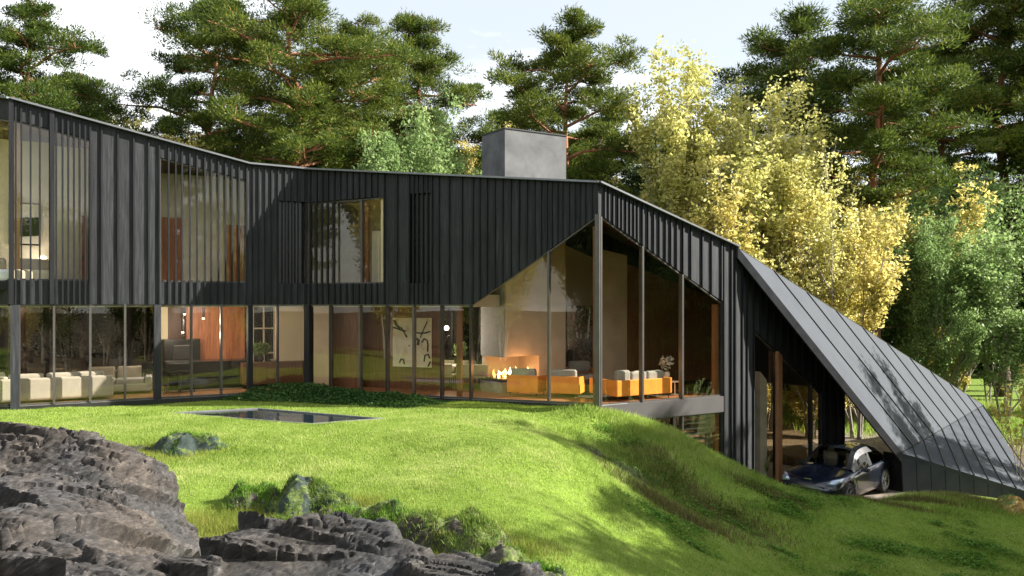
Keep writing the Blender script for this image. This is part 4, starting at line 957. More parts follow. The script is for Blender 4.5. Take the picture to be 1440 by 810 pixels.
M['tuft0']=leaf('moss_tuft',[(.1,(.03,.07,.012)),(.4,(.08,.16,.02)),(.7,(.20,.26,.05)),(.95,(.34,.26,.12))],.4,.5,1.6)
M['tuft1']=leaf('fern_tuft',[(.1,(.03,.08,.012)),(.4,(.09,.21,.02)),(.7,(.17,.30,.04)),(.95,(.28,.28,.08))],.4,.5,1.6)
def tuft_mesh(name,x,y,z,h,w,r,mat,lean=.45):
    n=len(x); a=r.uniform(0,2*np.pi,n); b=r.uniform(0,2*np.pi,n); l=h*lean*r.random(n)
    dx,dy=np.cos(a)*w/2,np.sin(a)*w/2; tip=np.c_[x+np.cos(b)*l,y+np.sin(b)*l,z+h]
    V=np.stack([np.c_[x-dx,y-dy,z-.01],np.c_[x+dx,y+dy,z-.01],tip],1).reshape(-1,3); return npmesh(name,V,3,mat)
def mound(label,px,py,d,rx,ry,h,mat,seed,rz=0,cat='rock',name='mossy_rock',amp=.16,tuft=1.0):
    c=W(px,py,d); z0=float(zfun(np.array([c.x]),np.array([c.y]))[0]); n=70
    th=np.linspace(0,2*np.pi,n,endpoint=False); rr=np.linspace(0,1.15,34)
    T_,Rr=np.meshgrid(th,rr); lob=1+.22*np.sin(T_*3+seed)+.14*np.sin(T_*5+seed*2)
    x=Rr*np.cos(T_)*rx*lob; y=Rr*np.sin(T_)*ry*lob; ca,sa=math.cos(rz),math.sin(rz); X=c.x+x*ca-y*sa; Y=c.y+x*sa+y*ca
    Z=zfun(X,Y)+h*(1-np.clip(Rr,0,1.15)**2.4)*(1+.5*vnoise(X,Y,.9,seed,3))+amp*(vnoise(X,Y,.33,seed+1,4)+.8*(1-2*np.abs(vnoise(X,Y,.5,seed+2,3)))-.4)*np.clip(1.15-Rr,0,.4)*2.5
    I_=np.arange(X.size).reshape(X.shape); J=np.roll(I_,-1,axis=1); Fq=np.stack([I_[:-1],J[:-1],J[1:],I_[1:]],-1).reshape(-1,4)
    o=npmesh(name,np.c_[X.ravel(),Y.ravel(),Z.ravel()],4,mat,smooth=True,Fc=Fq[:, ::-1]); tag(o,label,cat)
    if tuft:
        r=np.random.default_rng(seed); x,y,z=X[:-3].ravel(),Y[:-3].ravel(),Z[:-3].ravel(); nn=int(tuft*rx*ry*16000); i=r.integers(0,len(x),nn)
        den=vnoise(x[i],y[i],.45,seed+9,3)>-.12; i=i[den]; jx=r.normal(0,.02,len(i)); jy=r.normal(0,.02,len(i))
        tuft_mesh('moss_tufts',x[i]+jx,y[i]+jy,z[i]-.01,r.uniform(.02,.11,len(i)),r.uniform(.008,.02,len(i)),r,M['tuft%d'%(seed%2)],1.1).parent=o
    return o
mound('small dark teal mossy hump alone on the lawn behind the left rock',262,642,18.3,.75,.45,.28,M['trock'],1,tuft=.5)
mound('pale teal mossy rock at the left end of the ragged ridge',432,684,14.6,.8,.5,.42,M['trock'],2,tuft=.9)
mound('ragged brown and green rock left of the pale teal rock',360,676,15.0,.6,.4,.26,M['mrock'],7)
mound('green tufted rock hump in the middle of the ridge',530,712,13.4,1.1,.55,.36,M['mrock'],3,-.25)
mound('bushy green rock hump near the right part of the ridge',645,738,12.6,1.1,.6,.42,M['mrock'],4,-.3)
mound('small dark green rock between the pale teal rock and the green tufted hump',478,700,13.9,.55,.4,.26,M['mrock'],14)
mound('brown tufted rock between the two green humps of the ridge',592,722,12.9,.5,.4,.30,M['mrock'],15)
mound('dark mossy rock just left of the right end of the ridge',706,758,11.8,.6,.42,.34,M['mrock'],16,-.4)
mound('low green rock at the left foot of the ragged ridge',395,700,13.6,.6,.4,.16,M['mrock'],18)
mound('mossy rock with a dark undercut at the right end of the ridge',758,776,11.2,.7,.45,.34,M['mrock'],5,-.4)
mound('low half buried mossy stones on the shaded slope',880,655,20.2,.9,.4,.14,M['mrock'],6,.2)
mound('ochre lichen boulder at the foot of the metal roof',1428,706,26.3,.7,.5,.45,rockmat('lichen_rock',(.30,.20,.06),.5),9,tuft=.1)
mound('flat grey stone slab flush with the grass at the far left',30,597,16.5,1.3,.5,.10,M['rock'],11,tuft=0)
mound('pale flattened stone patch showing through the lawn above the rock',205,622,18.4,.9,.3,.07,M['rock'],12,tuft=.15)
# ------------------------------------------------------------------ grass
def blades(n,xr,yr,hr,wr,seed,dens=None,lean=.5,lo=None):
    r=np.random.default_rng(seed); x=r.uniform(*xr,n); y=r.uniform(*yr,n)
    vis=(np.abs(x)<.6*y*1.12+1.2)
    vis&=~inpoly(x,y,houseA+[]) & ~inpoly(x,y,[tuple(q) for q in lower]) & ~inpoly(x,y,[tuple(p+(p-cen).normalized()*.03) for p in pc_])
    for sg in (A,B): 
        rel=(x-sg.P.x)*sg.n.x+(y-sg.P.y)*sg.n.y; tt=(x-sg.P.x)*sg.u.x+(y-sg.P.y)*sg.u.y; vis&=~((rel>-.07)&(tt>-1)&(tt<sg.L))
    rel=(x-C.P.x)*C.n.x+(y-C.P.y)*C.n.y; vis&=~((rel>-.06)&(rel<9)&(x>2))
    if dens is not None: vis&=r.random(n)<dens(x,y)
    x=x[vis]; y=y[vis]; return r,x,y
def tuft_mesh(name,x,y,z,h,w,r,mat,lean=.45):
    n=len(x); a=r.uniform(0,2*np.pi,n); b=r.uniform(0,2*np.pi,n); l=h*lean*r.random(n)
    dx,dy=np.cos(a)*w/2,np.sin(a)*w/2; tip=np.c_[x+np.cos(b)*l,y+np.sin(b)*l,z+h]
    V=np.stack([np.c_[x-dx,y-dy,z-.01],np.c_[x+dx,y+dy,z-.01],tip],1).reshape(-1,3); return npmesh(name,V,3,mat)
M['grass']=leaf('grass_blades',[(.1,(.12,.20,.03)),(.4,(.26,.37,.06)),(.7,(.40,.49,.13)),(.95,(.58,.57,.26))],.5,.5,.8,big=.55)
M['grass_s']=leaf('ragged_grass',[(.1,(.08,.14,.015)),(.4,(.22,.28,.04)),(.65,(.36,.34,.09)),(.95,(.52,.40,.20))],.45,.6,1.3)
M['brush']=leaf('brown_undergrowth',[(.1,(.05,.07,.015)),(.5,(.14,.14,.04)),(.9,(.30,.22,.11))],.3,.7,1.0)
def hgt(x,y): return .55+.75*np.clip(vnoise(x,y,1.1,31,4)+.5,0,1)
lawn=[]
def rockfree(x,y):
    ok=np.ones(x.shape)
    z=zfun(x,y); a=(x>-11)&(x<-2.9)&(y<13.9)&(y>6.6); b=(x>-4.9)&(x<1.7)&(y<10.9)
    ok[a&(np.where(a,rf1(x,y),-9)>z+.12)]=0; ok[b&(np.where(b,rf2(x,y),-9)>z+.12)]=0; return ok
for nm,n,yr,h,w in (('near',620000,(9.5,15.5),.042,.011),('mid',620000,(15.5,21.5),.048,.016),('far',380000,(21.5,28.5),.055,.022)):
    xr=(-yr[1]*.66-1,yr[1]*.66+1.5)
    r,x,y=blades(n,xr,yr,None,None,int(yr[0]*10),dens=rockfree); z=zfun(x,y); hh=h*hgt(x,y)*r.uniform(.5,1.25,len(x))
    hh=hh*np.where(y>24.2,.75,1)
    o=tuft_mesh('lawn_grass',x,y,z,hh,w*r.uniform(.6,1.2,len(x)),r,M['grass'],.7); tag(o,kind='stuff'); lawn.append(o)
# taller ragged grass in patches: around rocks, mossy ridge and slope
def patch(specs,name,mat,h,w,seed,lean=.5,dz=0.0):
    r=np.random.default_rng(seed); xs=[];ys=[]; hs=[]
    for px,py,d,rx,ry,n,hk in specs:
        c=W(px,py,d); a=r.normal(0,.5,(n,2)); xs.append(c.x+a[:,0]*rx); ys.append(c.y+a[:,1]*ry); hs.append(np.full(n,hk))
    x=np.concatenate(xs); y=np.concatenate(ys); hk=np.concatenate(hs)
    ok=rockfree(x,y)>0; ok&=~inpoly(x,y,[tuple(q) for q in lower]); x,y,hk=x[ok],y[ok],hk[ok]
    hh=h*hk*r.uniform(.35,1.3,len(x)); o=tuft_mesh(name,x,y,zfun(x,y)+dz,hh,w*r.uniform(.6,1.2,len(x)),r,mat,lean); return tag(o,kind='stuff')
patch([(290,716,12.6,1.1,.7,26000,1),(330,690,14,1.3,.7,16000,.9),(430,705,12.9,1.6,.5,24000,.9),(560,742,11.6,1.5,.4,22000,1),(700,775,10.6,1.2,.4,20000,1),(200,625,18,1.6,.8,9000,.8),(640,728,12.6,1.2,.5,20000,1),(540,705,13.4,1.3,.45,16000,1),(440,672,14.6,1.1,.4,12000,.9),(800,790,10.8,.6,.5,8000,.9)],'ragged_grass',M['grass_s'],.13,.010,5,.8)
patch([(1000,700,20.6,1.8,.7,2200,1),(930,650,21.3,1.4,.7,2200,1),(950,712,19,1.5,.6,2400,1),(905,640,22.0,1,.6,1500,.9),(1050,740,20,1.5,.8,900,.8),(1230,697,24.5,1.6,.3,2500,.7),(1290,696,25.6,1.2,.3,3500,.8),(1080,700,22.6,1,.5,2500,.9),(1360,702,26.3,1.5,.4,5000,1.1)],'undergrowth',M['brush'],.17,.02,6,.9)
patch([(1240,692,24.9,2.2,.5,7000,.7),(1350,700,26.2,2.2,.6,9000,1.1),(900,590,23.6,1.6,.5,9000,1),(960,625,23.4,1.5,.8,9000,1),(1050,672,23.6,1.8,.6,8000,1),(870,640,21.5,1.4,.8,7000,1),(1060,600,36,1,1,10,1)],'rough_grass',M['grass'],.15,.022,8,.8)
patch([(1215,560,46,4,4,16000,1.6),(1250,540,42,4,3,9000,1.4),(1320,580,44,6,4,9000,1.4),(1420,590,45,6,6,16000,1.6)],'meadow_grass',M['grass'],.3,.05,9,.8)
def clumps():
    r=np.random.default_rng(91); cx=r.uniform(2.2,13,420); cy=r.uniform(14,24.8,420); k_=(cx<.6*cy+1)&(vnoise(cx,cy,1.7,71,2)>.02)&(cx>2.0+(24-cy)*.12); cx,cy=cx[k_],cy[k_]
    X_=[];Y_=[];Z_=[]
    for a,b in zip(cx,cy):
        n=int(r.uniform(60,260)); s_=r.uniform(.12,.4); x=a+r.normal(0,s_,n); y=b+r.normal(0,s_*.6,n); X_.append(x); Y_.append(y); Z_.append(r.random(n)*r.uniform(.04,.13)*np.exp(-((x-a)**2+(y-b)**2)/s_**2/2))
    x,y,h=np.concatenate(X_),np.concatenate(Y_),np.concatenate(Z_); ok=~inpoly(x,y,[tuple(q) for q in lower]); x,y,h=x[ok],y[ok],h[ok]; n=len(x)
    c=np.c_[x,y,zfun(x,y)+.05+h]; a=r.normal(0,1,(n,3)); a[:,2]*=.3; a/=np.linalg.norm(a,axis=1)[:,None]; b=np.cross(a,r.normal(0,.4,(n,3))+[0,0,1]); b/=np.linalg.norm(b,axis=1)[:,None]; s=r.uniform(.015,.035,n)[:,None]
    return npmesh('weeds',np.stack([c-a*s*1.3,c-b*s*.8,c+a*s*1.3,c+b*s*.8],1).reshape(-1,3),4,M['tuft1'])
tag(clumps(),kind='stuff')
# dark leafy ground cover along the shaded facade
def cover():
    r=np.random.default_rng(77); n=26000; t=r.uniform(-2.6,5.4,n); o=r.beta(1.5,1.6,n)*2.3+.1; 
    x=B.P.x+B.u.x*t-B.n.x*o; y=B.P.y+B.u.y*t-B.n.y*o
    relA=(x-A.P.x)*A.n.x+(y-A.P.y)*A.n.y; ok=relA<-.1
    ok&=~((t<-1.0)&(o<.2)); 
    edge=np.clip((t+2.6)/1.2,0,1)*np.clip((5.4-t)/1.5,0,1); hmax=(.60*np.clip(1.1-np.abs(o-1.1)/1.2,.2,1)*(.7+.5*vnoise(x,y,.8,44,3)))*edge
    x,y,hmax=x[ok],y[ok],hmax[ok]; z=zfun(x,y)+hmax*r.random(len(x))**.55; n=len(x)
    c=np.c_[x,y,z]; a=r.normal(0,1,(n,3)); a/=np.linalg.norm(a,axis=1)[:,None]; a[:,2]*=.35; b=np.cross(a,r.normal(0,1,(n,3))); b/=np.linalg.norm(b,axis=1)[:,None]; s=r.uniform(.02,.045,n)[:,None]
    V=np.stack([c-a*s*1.4,c-b*s*.7,c+a*s*1.4,c+b*s*.7],1).reshape(-1,3); return npmesh('ground_cover',V,4,M['hedge'])
tag(cover(),kind='stuff')
# indoor plant beside the concrete column behind the glass
t=thing('potted_plant','broad leaved plant standing by the concrete column behind the lower glass','plant'); p=D.at(1072,.35); place(t,p,0,-3.5)
m=MB(); m.lathe((0,0,0),[(.14,0),(.17,.3),(.15,.3)],14); m.build('pot',M['concrete'],t)
m=MB()
for i in range(16):
    a=i*2.4; l=random.uniform(.5,1.1); e_=Vector((math.cos(a)*l*.35,math.sin(a)*l*.35,.3+l)); s_=Vector((-math.sin(a),math.cos(a),0))*.09; mdl=Vector((math.cos(a)*l*.15,math.sin(a)*l*.15,.3+l*.6)); m.add([(0,0,.3),mdl+s_,e_,mdl-s_],[(0,1,2,3)])
m.build('leaves',M['leaf_green'],t)
# ------------------------------------------------------------------ trees
def leafcards(c,s,r,up=.0,asp=.5,flatn=1.0):
    n=len(c); a=r.normal(0,1,(n,3)); a[:,2]=a[:,2]*flatn+up; a/=np.linalg.norm(a,axis=1)[:,None]; b=np.cross(a,r.normal(0,1,(n,3))); b/=np.linalg.norm(b,axis=1)[:,None]+1e-9
    s=s[:,None]; return np.stack([c-a*s,c-b*s*asp,c+a*s,c+b*s*asp],1).reshape(-1,3)
def needlecards(c,d,s,w,r):
    n=len(c); b=np.cross(d,r.normal(0,1,(n,3))); b/=np.linalg.norm(b,axis=1)[:,None]+1e-9
    return np.stack([c-b*w[:,None],c+b*w[:,None],c+d*s[:,None]],1).reshape(-1,3)
def make_pine(name,H,cb,Rm,seed,npad=1.0,label=None,sym=None,ntri=200,top=.35):
    r=np.random.default_rng(seed); rd=random.Random(seed)
    t=thing(name,label,'tree'); mb=MB()
    bend=[Vector((rd.uniform(-.35,.35)*H/20,rd.uniform(-.35,.35)*H/20,0)) for _ in range(7)]
    bend[0]=Vector((0,0,0)); tp=[bend[i]*(i/3)+Vector((0,0,H*i/6)) for i in range(7)]
    def trunk(z):
        u=min(max(z/H*6,0),5.999); i=int(u); return tp[i].lerp(tp[i+1],u-i)
    r0=.0145*H+.03
    mb.tube([trunk(H*i/14)-Vector((0,0,.5 if i==0 else 0)) for i in range(15)],[r0*(1-.93*(i/14)**.9)+.015 for i in range(15)],9)
    mb2=MB(); C_=[];Dd=[];Ss=[]
    nl=int((H-cb)*3.2)
    for i in range(nl):
        f=(i+rd.random()*.8)/nl; z=cb+(H-cb)*f*.97; prof=math.sin(math.pi*min(1,(f*.80+.16)))**.75
        L=Rm*(prof*rd.uniform(.6,1.15))*(1-.25*(f>.85)); az=i*2.4+rd.uniform(-.5,.5)
        base=trunk(z); dr=Vector((math.cos(az),math.sin(az),0)); rise=rd.uniform(.0,.35)*(1-f)+.35*f
        pts=[base+dr*L*u+Vector((0,0,L*rise*u-L*.14*u*u+ .12*math.sin(u*6+i)))+Vector((rd.uniform(-.08,.08),rd.uniform(-.08,.08),0))*L*u for u in (0,.25,.5,.75,1)]
        rb=max(.018,.022*L+.012); mb2.tube(pts,[rb*(1-.8*k_/4) for k_ in range(5)],5,cap=False)
        nb=int((4+L*4.2)*npad)
        for j in range(nb):
            u=1-.68*rd.random()**1.3; k_=min(3,int(u*4)); q=pts[k_].lerp(pts[k_+1],u*4-k_)
            sd=Vector((rd.gauss(0,1),rd.gauss(0,1),rd.gauss(.25,.3))); sd.normalize(); bl=L*(.12+.28*rd.random())*(1.2-u*.5)+.12; e=q+sd*bl+Vector((0,0,.08))
            if rd.random()<.8: mb2.tube([q,q.lerp(e,.5)+Vector((0,0,.03)),e],[.018,.012,.006],3,cap=False)
            pr=rd.uniform(.42,.8)*(.75+.06*H/3)*.8
            n=int(ntri*rd.uniform(.7,1.25)); v=r.normal(0,1,(n,3)); v/=np.linalg.norm(v,axis=1)[:,None]; rad=r.random((n,1))**.45; tilt=r.normal(0,.2,2)
            c=v*rad*[pr,pr,pr*.5]; c[:,2]+=c[:,0]*tilt[0]+c[:,1]*tilt[1]; c+=np.array(e)
            d=v*[1,1,.55]+[0,0,.55]+r.normal(0,.35,(n,3)); d/=np.linalg.norm(d,axis=1)[:,None]; C_.append(c); Dd.append(d)
    # dead twigs on the bare trunk
    for i in range(12):
        z=rd.uniform(cb*.35,cb*1.1); az=rd.uniform(0,6.28); l=rd.uniform(.4,1.5); b_=trunk(z); e=b_+Vector((math.cos(az)*l,math.sin(az)*l,rd.uniform(-.2,.25))); mb2.tube([b_,b_.lerp(e,.5)+Vector((0,0,.08)),e],[.022,.014,.004],4,cap=False)
    c=np.concatenate(C_); d=np.concatenate(Dd); n=len(c); s=r.uniform(.11,.24,n); w=r.uniform(.016,.034,n)
    tr=mb.build('trunk',M['bark_pine'],t,smooth=True); mb2.build('limbs',M['bark_pine'],tr,smooth=True)
    npmesh('crown',needlecards(c,d,s,w,r),3,M['needles'],t); return t
def make_decid(name,H,Rm,seed,mat,stems=3,base=.25,nleaf=42000,ls=.075,spread=.38,label=None,bark='bark_dec',cat='tree',sparse=1.0,lev=4,tight=.24):
    r=np.random.default_rng(seed); rd=random.Random(seed); t=thing(name,label,cat); mb=MB(); mb2=MB(); tips=[]
    def grow(p,d,L,rad,lv,first=False):
        pts=[p]; q=p; dd=d.copy()
        for i in range(3):
            dd=(dd+Vector((rd.gauss(0,.11),rd.gauss(0,.11),.05))).normalized(); q=q+dd*L/3; pts.append(q)
        (mb if first else mb2).tube(pts,[rad,rad*.86,rad*.74,rad*.6],7 if lv>2 else 4,cap=False)
        if lv<=2: tips.append((q,L)); tips.append((pts[1],L*.8)); tips.append((pts[2],L*.9))
        if lv==0: return
        nc=3 if lv>1 else 3
        for i in range(nc):
            az=rd.uniform(0,6.28); sp=spread*rd.uniform(.6,1.5) if not (i==0) else spread*.35
            side=Vector((math.cos(az),math.sin(az),0)); nd=(dd+side*sp*1.6).normalized()
            grow(q if i<2 else pts[1],nd,L*rd.uniform(.62,.85),rad*.58,lv-1)
    for s_ in range(stems):
        az=s_*6.28/stems+rd.random(); d0=Vector((math.cos(az)*.22,math.sin(az)*.22,1)).normalized() if stems>1 else Vector((0,0,1))
        grow(Vector((math.cos(az)*.12*(stems>1),math.sin(az)*.12*(stems>1),-.4)),d0,H*base,.009*H+.02*(stems==1)+.012,lev,True)
    zs=[q.z for q,_ in tips]; zx=max(zs); mx=max(math.hypot(q.x,q.y) for q,_ in tips)
    kz=H/(zx+.4); kr=Rm/(mx+.2)
    for m_ in (mb,mb2): m_.v=[(x*kr if z>0 else x,y*kr if z>0 else y,z*kz) for x,y,z in m_.v]
    tp=np.array([(q.x*kr,q.y*kr,q.z*kz) for q,_ in tips]); keep=tp[:,2]>H*base*.55; tp=tp[keep]
    wgt=r.random(len(tp))**(1.6*sparse)+.05; wgt/=wgt.sum()
    idx=r.choice(len(tp),nleaf,p=wgt); sg=tight*Rm/3.2*(.6+.8*r.random(len(tp)))[idx][:,None]; c=tp[idx]+r.normal(0,1,(nleaf,3))*sg*[1,1,.65]
    tr=mb.build('trunk',M[bark],t,smooth=True); mb2.build('limbs',M[bark],tr,smooth=True)
    npmesh('crown',leafcards(c,r.uniform(ls*.6,ls*1.2,nleaf),r,asp=.55),4,M[mat],t); return t
def gz(x,y): return float(zfun(np.array([x]),np.array([y]))[0])
used={}
def put(proto,px,d,H,label,group=None,rz=0,w=1.0,xy=None,cat='tree'):
    o=proto if not used.get(proto.name) else copy_tree(proto)
    used[proto.name]=1; x,y=(W(px,0,d).x,d) if xy is None else xy
    z=gz(x,y)-.05; s=H/proto['h0']; o.location=(x,y,z); o.rotation_euler=(0,0,rz); o.scale=(s*w,s*w,s); o['label']=label; o['category']=cat
    if group: o['group']=group
    elif 'group' in o: del o['group']
    return o
def reg(o,h): o['h0']=h; return o
pA=reg(make_pine('pine_tree',20,5.5,4.9,11,.88,ntri=200),20); pB=reg(make_pine('pine_tree',18,7.5,3.6,12,1.0,ntri=200),18); pC=reg(make_pine('pine_tree',19,9,3.3,14,.9,ntri=190),19)
dY=reg(make_decid('yellow_tree',13,3.6,21,'leaf_yellow',4,.26,20000,.082,.46,tight=.14),13); dG=reg(make_decid('golden_tree',10,3.0,22,'leaf_gold',3,.24,17000,.082,.46,tight=.14),10)
dS=reg(make_decid('slim_yellow_tree',15,2.5,23,'leaf_yellow',2,.33,17000,.085,.30,sparse=1.3,tight=.22),15)
dN=reg(make_decid('green_tree',11,3.3,24,'leaf_green',4,.34,30000,.078,.42,lev=4,tight=.18),11); dN2=reg(make_decid('green_tree',9,2.8,25,'leaf_green',3,.30,26000,.075,.44,tight=.18),9)
dK=reg(make_decid('dark_tree',14,3.8,26,'leaf_dark',2,.22,44000,.11,.42),14)
def top(py,d): return EYE-(py-HY)/F*d
def PP(pr,px,d,py,label,rz=0,w=1.0,group=None):
    x=W(px,0,d).x; H=top(py,d)-gz(x,d); return put(pr,px,d,H,label,group,rz,w)
# pines that can be told apart
PP(pA,420,40,-40,'huge pine with a straight red trunk towering over the middle of the house',.3,1.15)
PP(pA,300,45,-20,'dark pine with bare crooked lower twigs left of the huge red trunked pine',2.1,.9)
PP(pA,30,37,-10,'broad pine rising behind the upper left corner of the house',4.0,.95)
PP(pB,120,47,105,'lower pine crown filling behind the left roof end',1.2,1.0)
PP(pB,590,52,24,'small topped pine standing right of the huge pine',.9,.95)
PP(pA,500,46,20,'pine crown leaning out right behind the huge pine',5.2,.9)
PP(pB,800,44,24,'lone pine with a clear red trunk directly behind the chimney',2.6,1.0)
PP(pC,1128,48,18,'slender dark pine left of the pair above the yellow trees',.4,1.2)
PP(pC,1228,43,-25,'tall pine with a clearly visible red trunk above the yellow trees',3.0,1.15)
PP(pA,1410,56,-50,'massive dark pine cut by the upper right corner',1.4,1.1)
PP(pC,1480,54,-90,'near pine with drooping dark boughs reaching in from the right edge',3.6,1.05)
PP(pB,1330,58,40,'farther pine between the red trunk pine and the corner pine',2.0,1.0)
# deciduous trees that can be told apart
PP(dS,948,39,32,'slim airy tree with thin yellow leaves and bare forked stems',.5,1.05)
PP(dS,1010,41,70,'second airy yellow tree between the first slim one and the pines',2.2,1.1)
PP(dS,1085,40,95,'third airy yellow tree in front of the slender dark pine',4.1,1.2)
PP(dS,1180,43,190,'fourth airy yellow tree left of the pale golden tree',1.1,1.1)
PP(dY,1050,39,105,'broad yellow autumn tree directly above the sloping black roof',1.0,1.1)
PP(dY,1140,38.5,190,'yellow autumn tree behind the top of the metal roof',2.9,1.0)
PP(dG,960,39,235,'golden bush like tree just right of the gable peak',.3,1.1)
PP(dG,1035,37.8,215,'golden tree low behind the black gable slope',3.3,1.1)
PP(dG,1205,38.6,250,'golden tree in front of the dark forest left of the green trees',1.7,1.1)
PP(dG,1275,47,225,'pale golden tree partly hidden behind the green tree',4.4,1.1)
PP(dG,260,41,150,'golden leaved tree peeping out under the dark pine on the left',2.2,.9)
PP(dY,175,52,118,'pale yellow tree in the sky gap left of the pines',4.2,.8)
PP(dN,600,40,110,'light green tree with pale stems right of the huge pine',.8,.85)
PP(dN2,545,38,175,'green tree with three pale stems rising over the roof fold',2.4,.9)
PP(dG,668,52,160,'thin yellow tree in the gap left of the chimney',5.0,.7)
PP(dG,895,46,225,'yellow green tree in the shade right of the lone pine',1.1,.9)
PP(dN,1310,43,280,'green tree with several pale slanting stems above the lower roof',.2,.8)
PP(dN2,1415,43.5,290,'green tree spreading over the field edge at the right',3.9,1.2)
PP(dN,1345,50,190,'tall pale green tree behind the pair of green trees',2.7,1.1)
PP(dN2,1240,46,262,'green tree between golden crowns above the long roof',5.5,1.0)
PP(dN2,860,40,262,'green shrub like tree behind the roof right of the chimney',5.5,.9)
PP(dG,1142,38,418,'golden shrub behind the house seen through the lower glass',.4,1.2)
PP(dG,1075,41,400,'second golden shrub behind the house seen through the lower glass',2.4,1.2)
PP(dG,1205,43,470,'golden shrub behind the open carport above the car',1.4,1.2)
s_=PP(dN2,1540,45,330,'green sapling reaching in at the right edge above the field',1.0,1.0)
thin=reg(make_decid('thin_sapling',5,.9,31,'leaf_gold',1,.4,900,.07,.3,cat='tree',tight=.2),5); PP(thin,1434,30,480,'thin dark sapling standing alone at the right edge of the field',.0,1.0)
# wood behind, one tree at a time
rd=random.Random(5); grp='trees of the dark wood behind the house'
for i in range(46):
    px=-60+i*34+rd.uniform(-14,14); d=rd.uniform(54,66); x=W(px,0,d).x
    gap=(600<px<700) or (140<px<190) or (850<px<900)
    pr=(dK,pC,dK,pB)[i%4]; py=rd.uniform(250,300) if gap else rd.uniform(150,250)
    if px>950: py=rd.uniform(215,300)
    H=top(py,d)-gz(x,d); put(pr,px,d,H,'dark tree of the wood massed behind the house',grp,rd.uniform(0,6),1.1)
for i in range(22):
    px=-40+i*72+rd.uniform(-20,20); d=rd.uniform(44,52); x=W(px,0,d).x
    if 1180<px<1290: continue
    H=rd.uniform(5.5,8.0); put((dK,dG,dN2)[i%3 if i%2 else 0],px,d,H,'low tree of the understorey in front of the dark wood','low understorey trees',rd.uniform(0,6),1.2)
# far wood as one mass
def farwood():
    r=np.random.default_rng(3); n=90000; a=r.uniform(-1.0,1.0,n); d=r.uniform(68,90,n); x=np.tan(a*.75)*d; y=d; h=r.random(n)**.8*(9.5+2.5*vnoise(x,y,6,9,3)); z=-3+h
    return npmesh('far_wood',leafcards(np.c_[x,y,z],r.uniform(.2,.5,n),r,asp=.6),4,M['leaf_dark'])
tag(farwood(),kind='stuff')
# trees outside the picture that shade the lawn and stand in the reflections
off=[(pA,(25.5,22.6),17.8,'pine outside the picture whose top shades the hump beside the gable'),(dK,(25.5,20.3),17.5,'dense dark tree outside the picture shading the hump beside the gable'),(dK,(24.5,16.8),17,'dense dark tree outside the picture shading the middle of the slope'),(pA,(31,18),18,'pine outside the picture right of the two dense dark trees'),(dN,(26.5,20.3),17,'tall green tree outside the picture between the lawn and the metal roof'),(dN,(28,19.5),16,'tall spreading tree outside the picture casting the long shade on the slope'),(dK,(29,21.5),17,'dark tree outside the picture behind the tall green one'),(dN,(30,17.5),17,'second tall green tree outside the picture'),(dS,(22.5,12.0),12,'airy yellow tree right of the lawn outside the picture, shading the slope'),(dN,(24,16.5),14,'green tree right of the lawn outside the picture, beside the yellow one'),(dY,(27,20),14,'second yellow tree right of the lawn outside the picture, farther back'),
     (pA,(31,15),19,'pine right of the lawn outside the picture'),(dN2,(21.5,19.5),10,'low green tree outside the picture, nearest the metal roof'),(dY,(18,9.5),11,'yellow tree outside the picture at the lower right'),
     (dS,(26,26.5),14,'airy yellow tree outside the picture casting dapples on the metal roof'),(dS,(28,31),15,'airy yellow tree outside the picture behind the metal roof'),(dS,(15.5,11.5),9,'slim airy tree outside the picture at the lower right')]
for pr,xy,H,l in off: put(pr,0,0,H,l,None,rd.uniform(0,6),1.15,xy=xy)
refl=[(dY,(4,-9),12),(dG,(-1,-14),11),(dN,(10,-12),13),(pA,(15,-8),17),(dY,(17,-3),12),(dG,(-7,-16),10),(pB,(7,-22),18),(dY,(-22,4),12),(dG,(-25,11),12),(dK,(-29,8),14),(pA,(-30,16),18),(dY,(-27,19),12),(dK,(-22,-4),13),(dK,(20,-16),14),(dK,(33,3),14),(dK,(2,-4),7),(dK,(9,-2),7),(dK,(-6,-7),8),(dK,(-13,-6),9),(dK,(12,-8),12),(dK,(-30,24),12),(dK,(24,2),9),(dK,(-18,10),6),(dG,(30,7),12),(dK,(36,12),15)]
for pr,xy,H in refl: put(pr,0,0,H,'tree standing behind the viewpoint and mirrored in the glass','trees mirrored in the glass',rd.uniform(0,6),1.1,xy=xy)
for o in list(bpy.data.objects):
    if 'h0' in o: del o['h0']
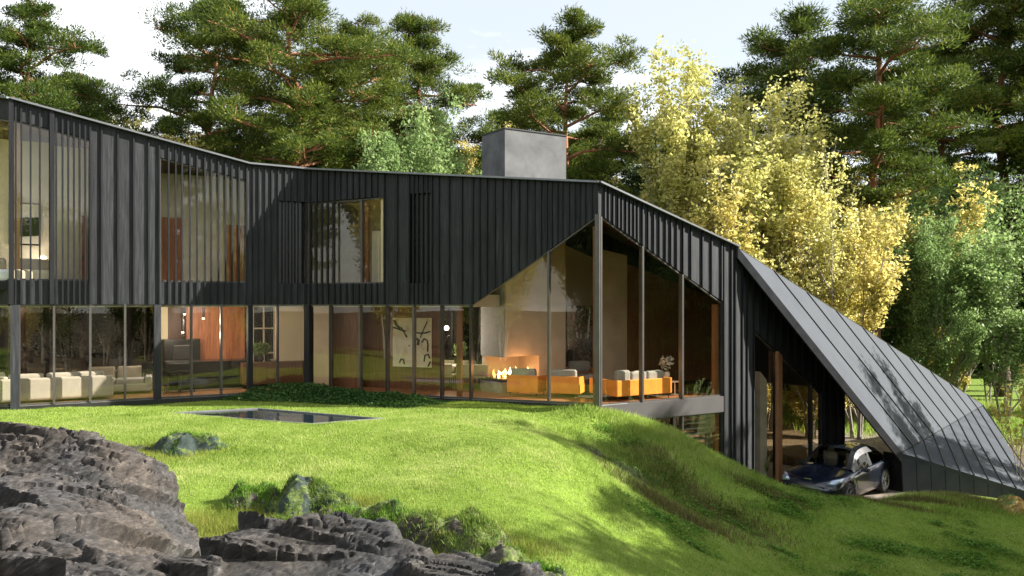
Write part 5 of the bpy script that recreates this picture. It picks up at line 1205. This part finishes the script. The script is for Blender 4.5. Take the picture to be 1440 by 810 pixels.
# ------------------------------------------------------------------ sky, sun, camera
SUN_AZ=R(1); SUN_EL=R(31)     # azimuth measured from +X towards +Y
S=Vector((math.cos(SUN_EL)*math.cos(SUN_AZ),math.cos(SUN_EL)*math.sin(SUN_AZ),math.sin(SUN_EL)))
w=bpy.data.worlds.new('World'); scn.world=w; w.use_nodes=True; nt=w.node_tree; nt.nodes.clear()
out=nt.nodes.new('ShaderNodeOutputWorld'); bg=nt.nodes.new('ShaderNodeBackground'); sky=nt.nodes.new('ShaderNodeTexSky'); sky.sky_type='NISHITA'; sky.sun_disc=False
sky.sun_elevation=SUN_EL; sky.sun_rotation=math.pi/2-SUN_AZ; sky.air_density=1.0; sky.dust_density=1.5; sky.ozone_density=1.0
tc=nt.nodes.new('ShaderNodeTexCoord'); mp=nt.nodes.new('ShaderNodeMapping'); mp.inputs['Scale'].default_value=(1,1,2.6); mp.inputs['Location'].default_value=(.35,.1,.0)
nz=nt.nodes.new('ShaderNodeTexNoise'); nz.inputs['Scale'].default_value=1.7; nz.inputs['Detail'].default_value=7; nz.inputs['Roughness'].default_value=.55
rp=nt.nodes.new('ShaderNodeValToRGB'); rp.color_ramp.elements[0].position=.50; rp.color_ramp.elements[0].color=(.42,.42,.42,1); rp.color_ramp.elements[1].position=.60
mx=nt.nodes.new('ShaderNodeMix'); mx.data_type='RGBA'; mx.inputs[7].default_value=(12,12.5,12.9,1)
L=nt.links.new; L(tc.outputs['Generated'],mp.inputs[0]); L(mp.outputs[0],nz.inputs['Vector']); L(nz.outputs['Fac'],rp.inputs[0]); L(rp.outputs[0],mx.inputs[0]); L(sky.outputs[0],mx.inputs[6]); L(mx.outputs[2],bg.inputs[0]); bg.inputs[1].default_value=.046; L(bg.outputs[0],out.inputs[0])
sd=bpy.data.lights.new('sun','SUN'); sd.energy=5.0; sd.angle=R(.5); sd.color=(1,.96,.89); so=bpy.data.objects.new('sun',sd); col.objects.link(so); so.rotation_euler=S.to_track_quat('Z','Y').to_euler()
cd=bpy.data.cameras.new('camera'); co=bpy.data.objects.new('camera',cd); col.objects.link(co); co.location=(0,0,EYE); co.rotation_euler=(R(90),0,0); cd.lens=30; cd.sensor_width=36; cd.shift_y=23/1440; cd.clip_end=3000; cd.clip_start=.1; scn.camera=co
vs=scn.view_settings; vs.view_transform='Standard'; vs.look='None'; vs.gamma=1; vs.exposure=1.6; vs.use_curve_mapping=False
scn.render.engine='CYCLES'
c_=scn.cycles; c_.transparent_max_bounces=24; c_.max_bounces=8; c_.diffuse_bounces=4; c_.glossy_bounces=4; c_.transmission_bounces=6
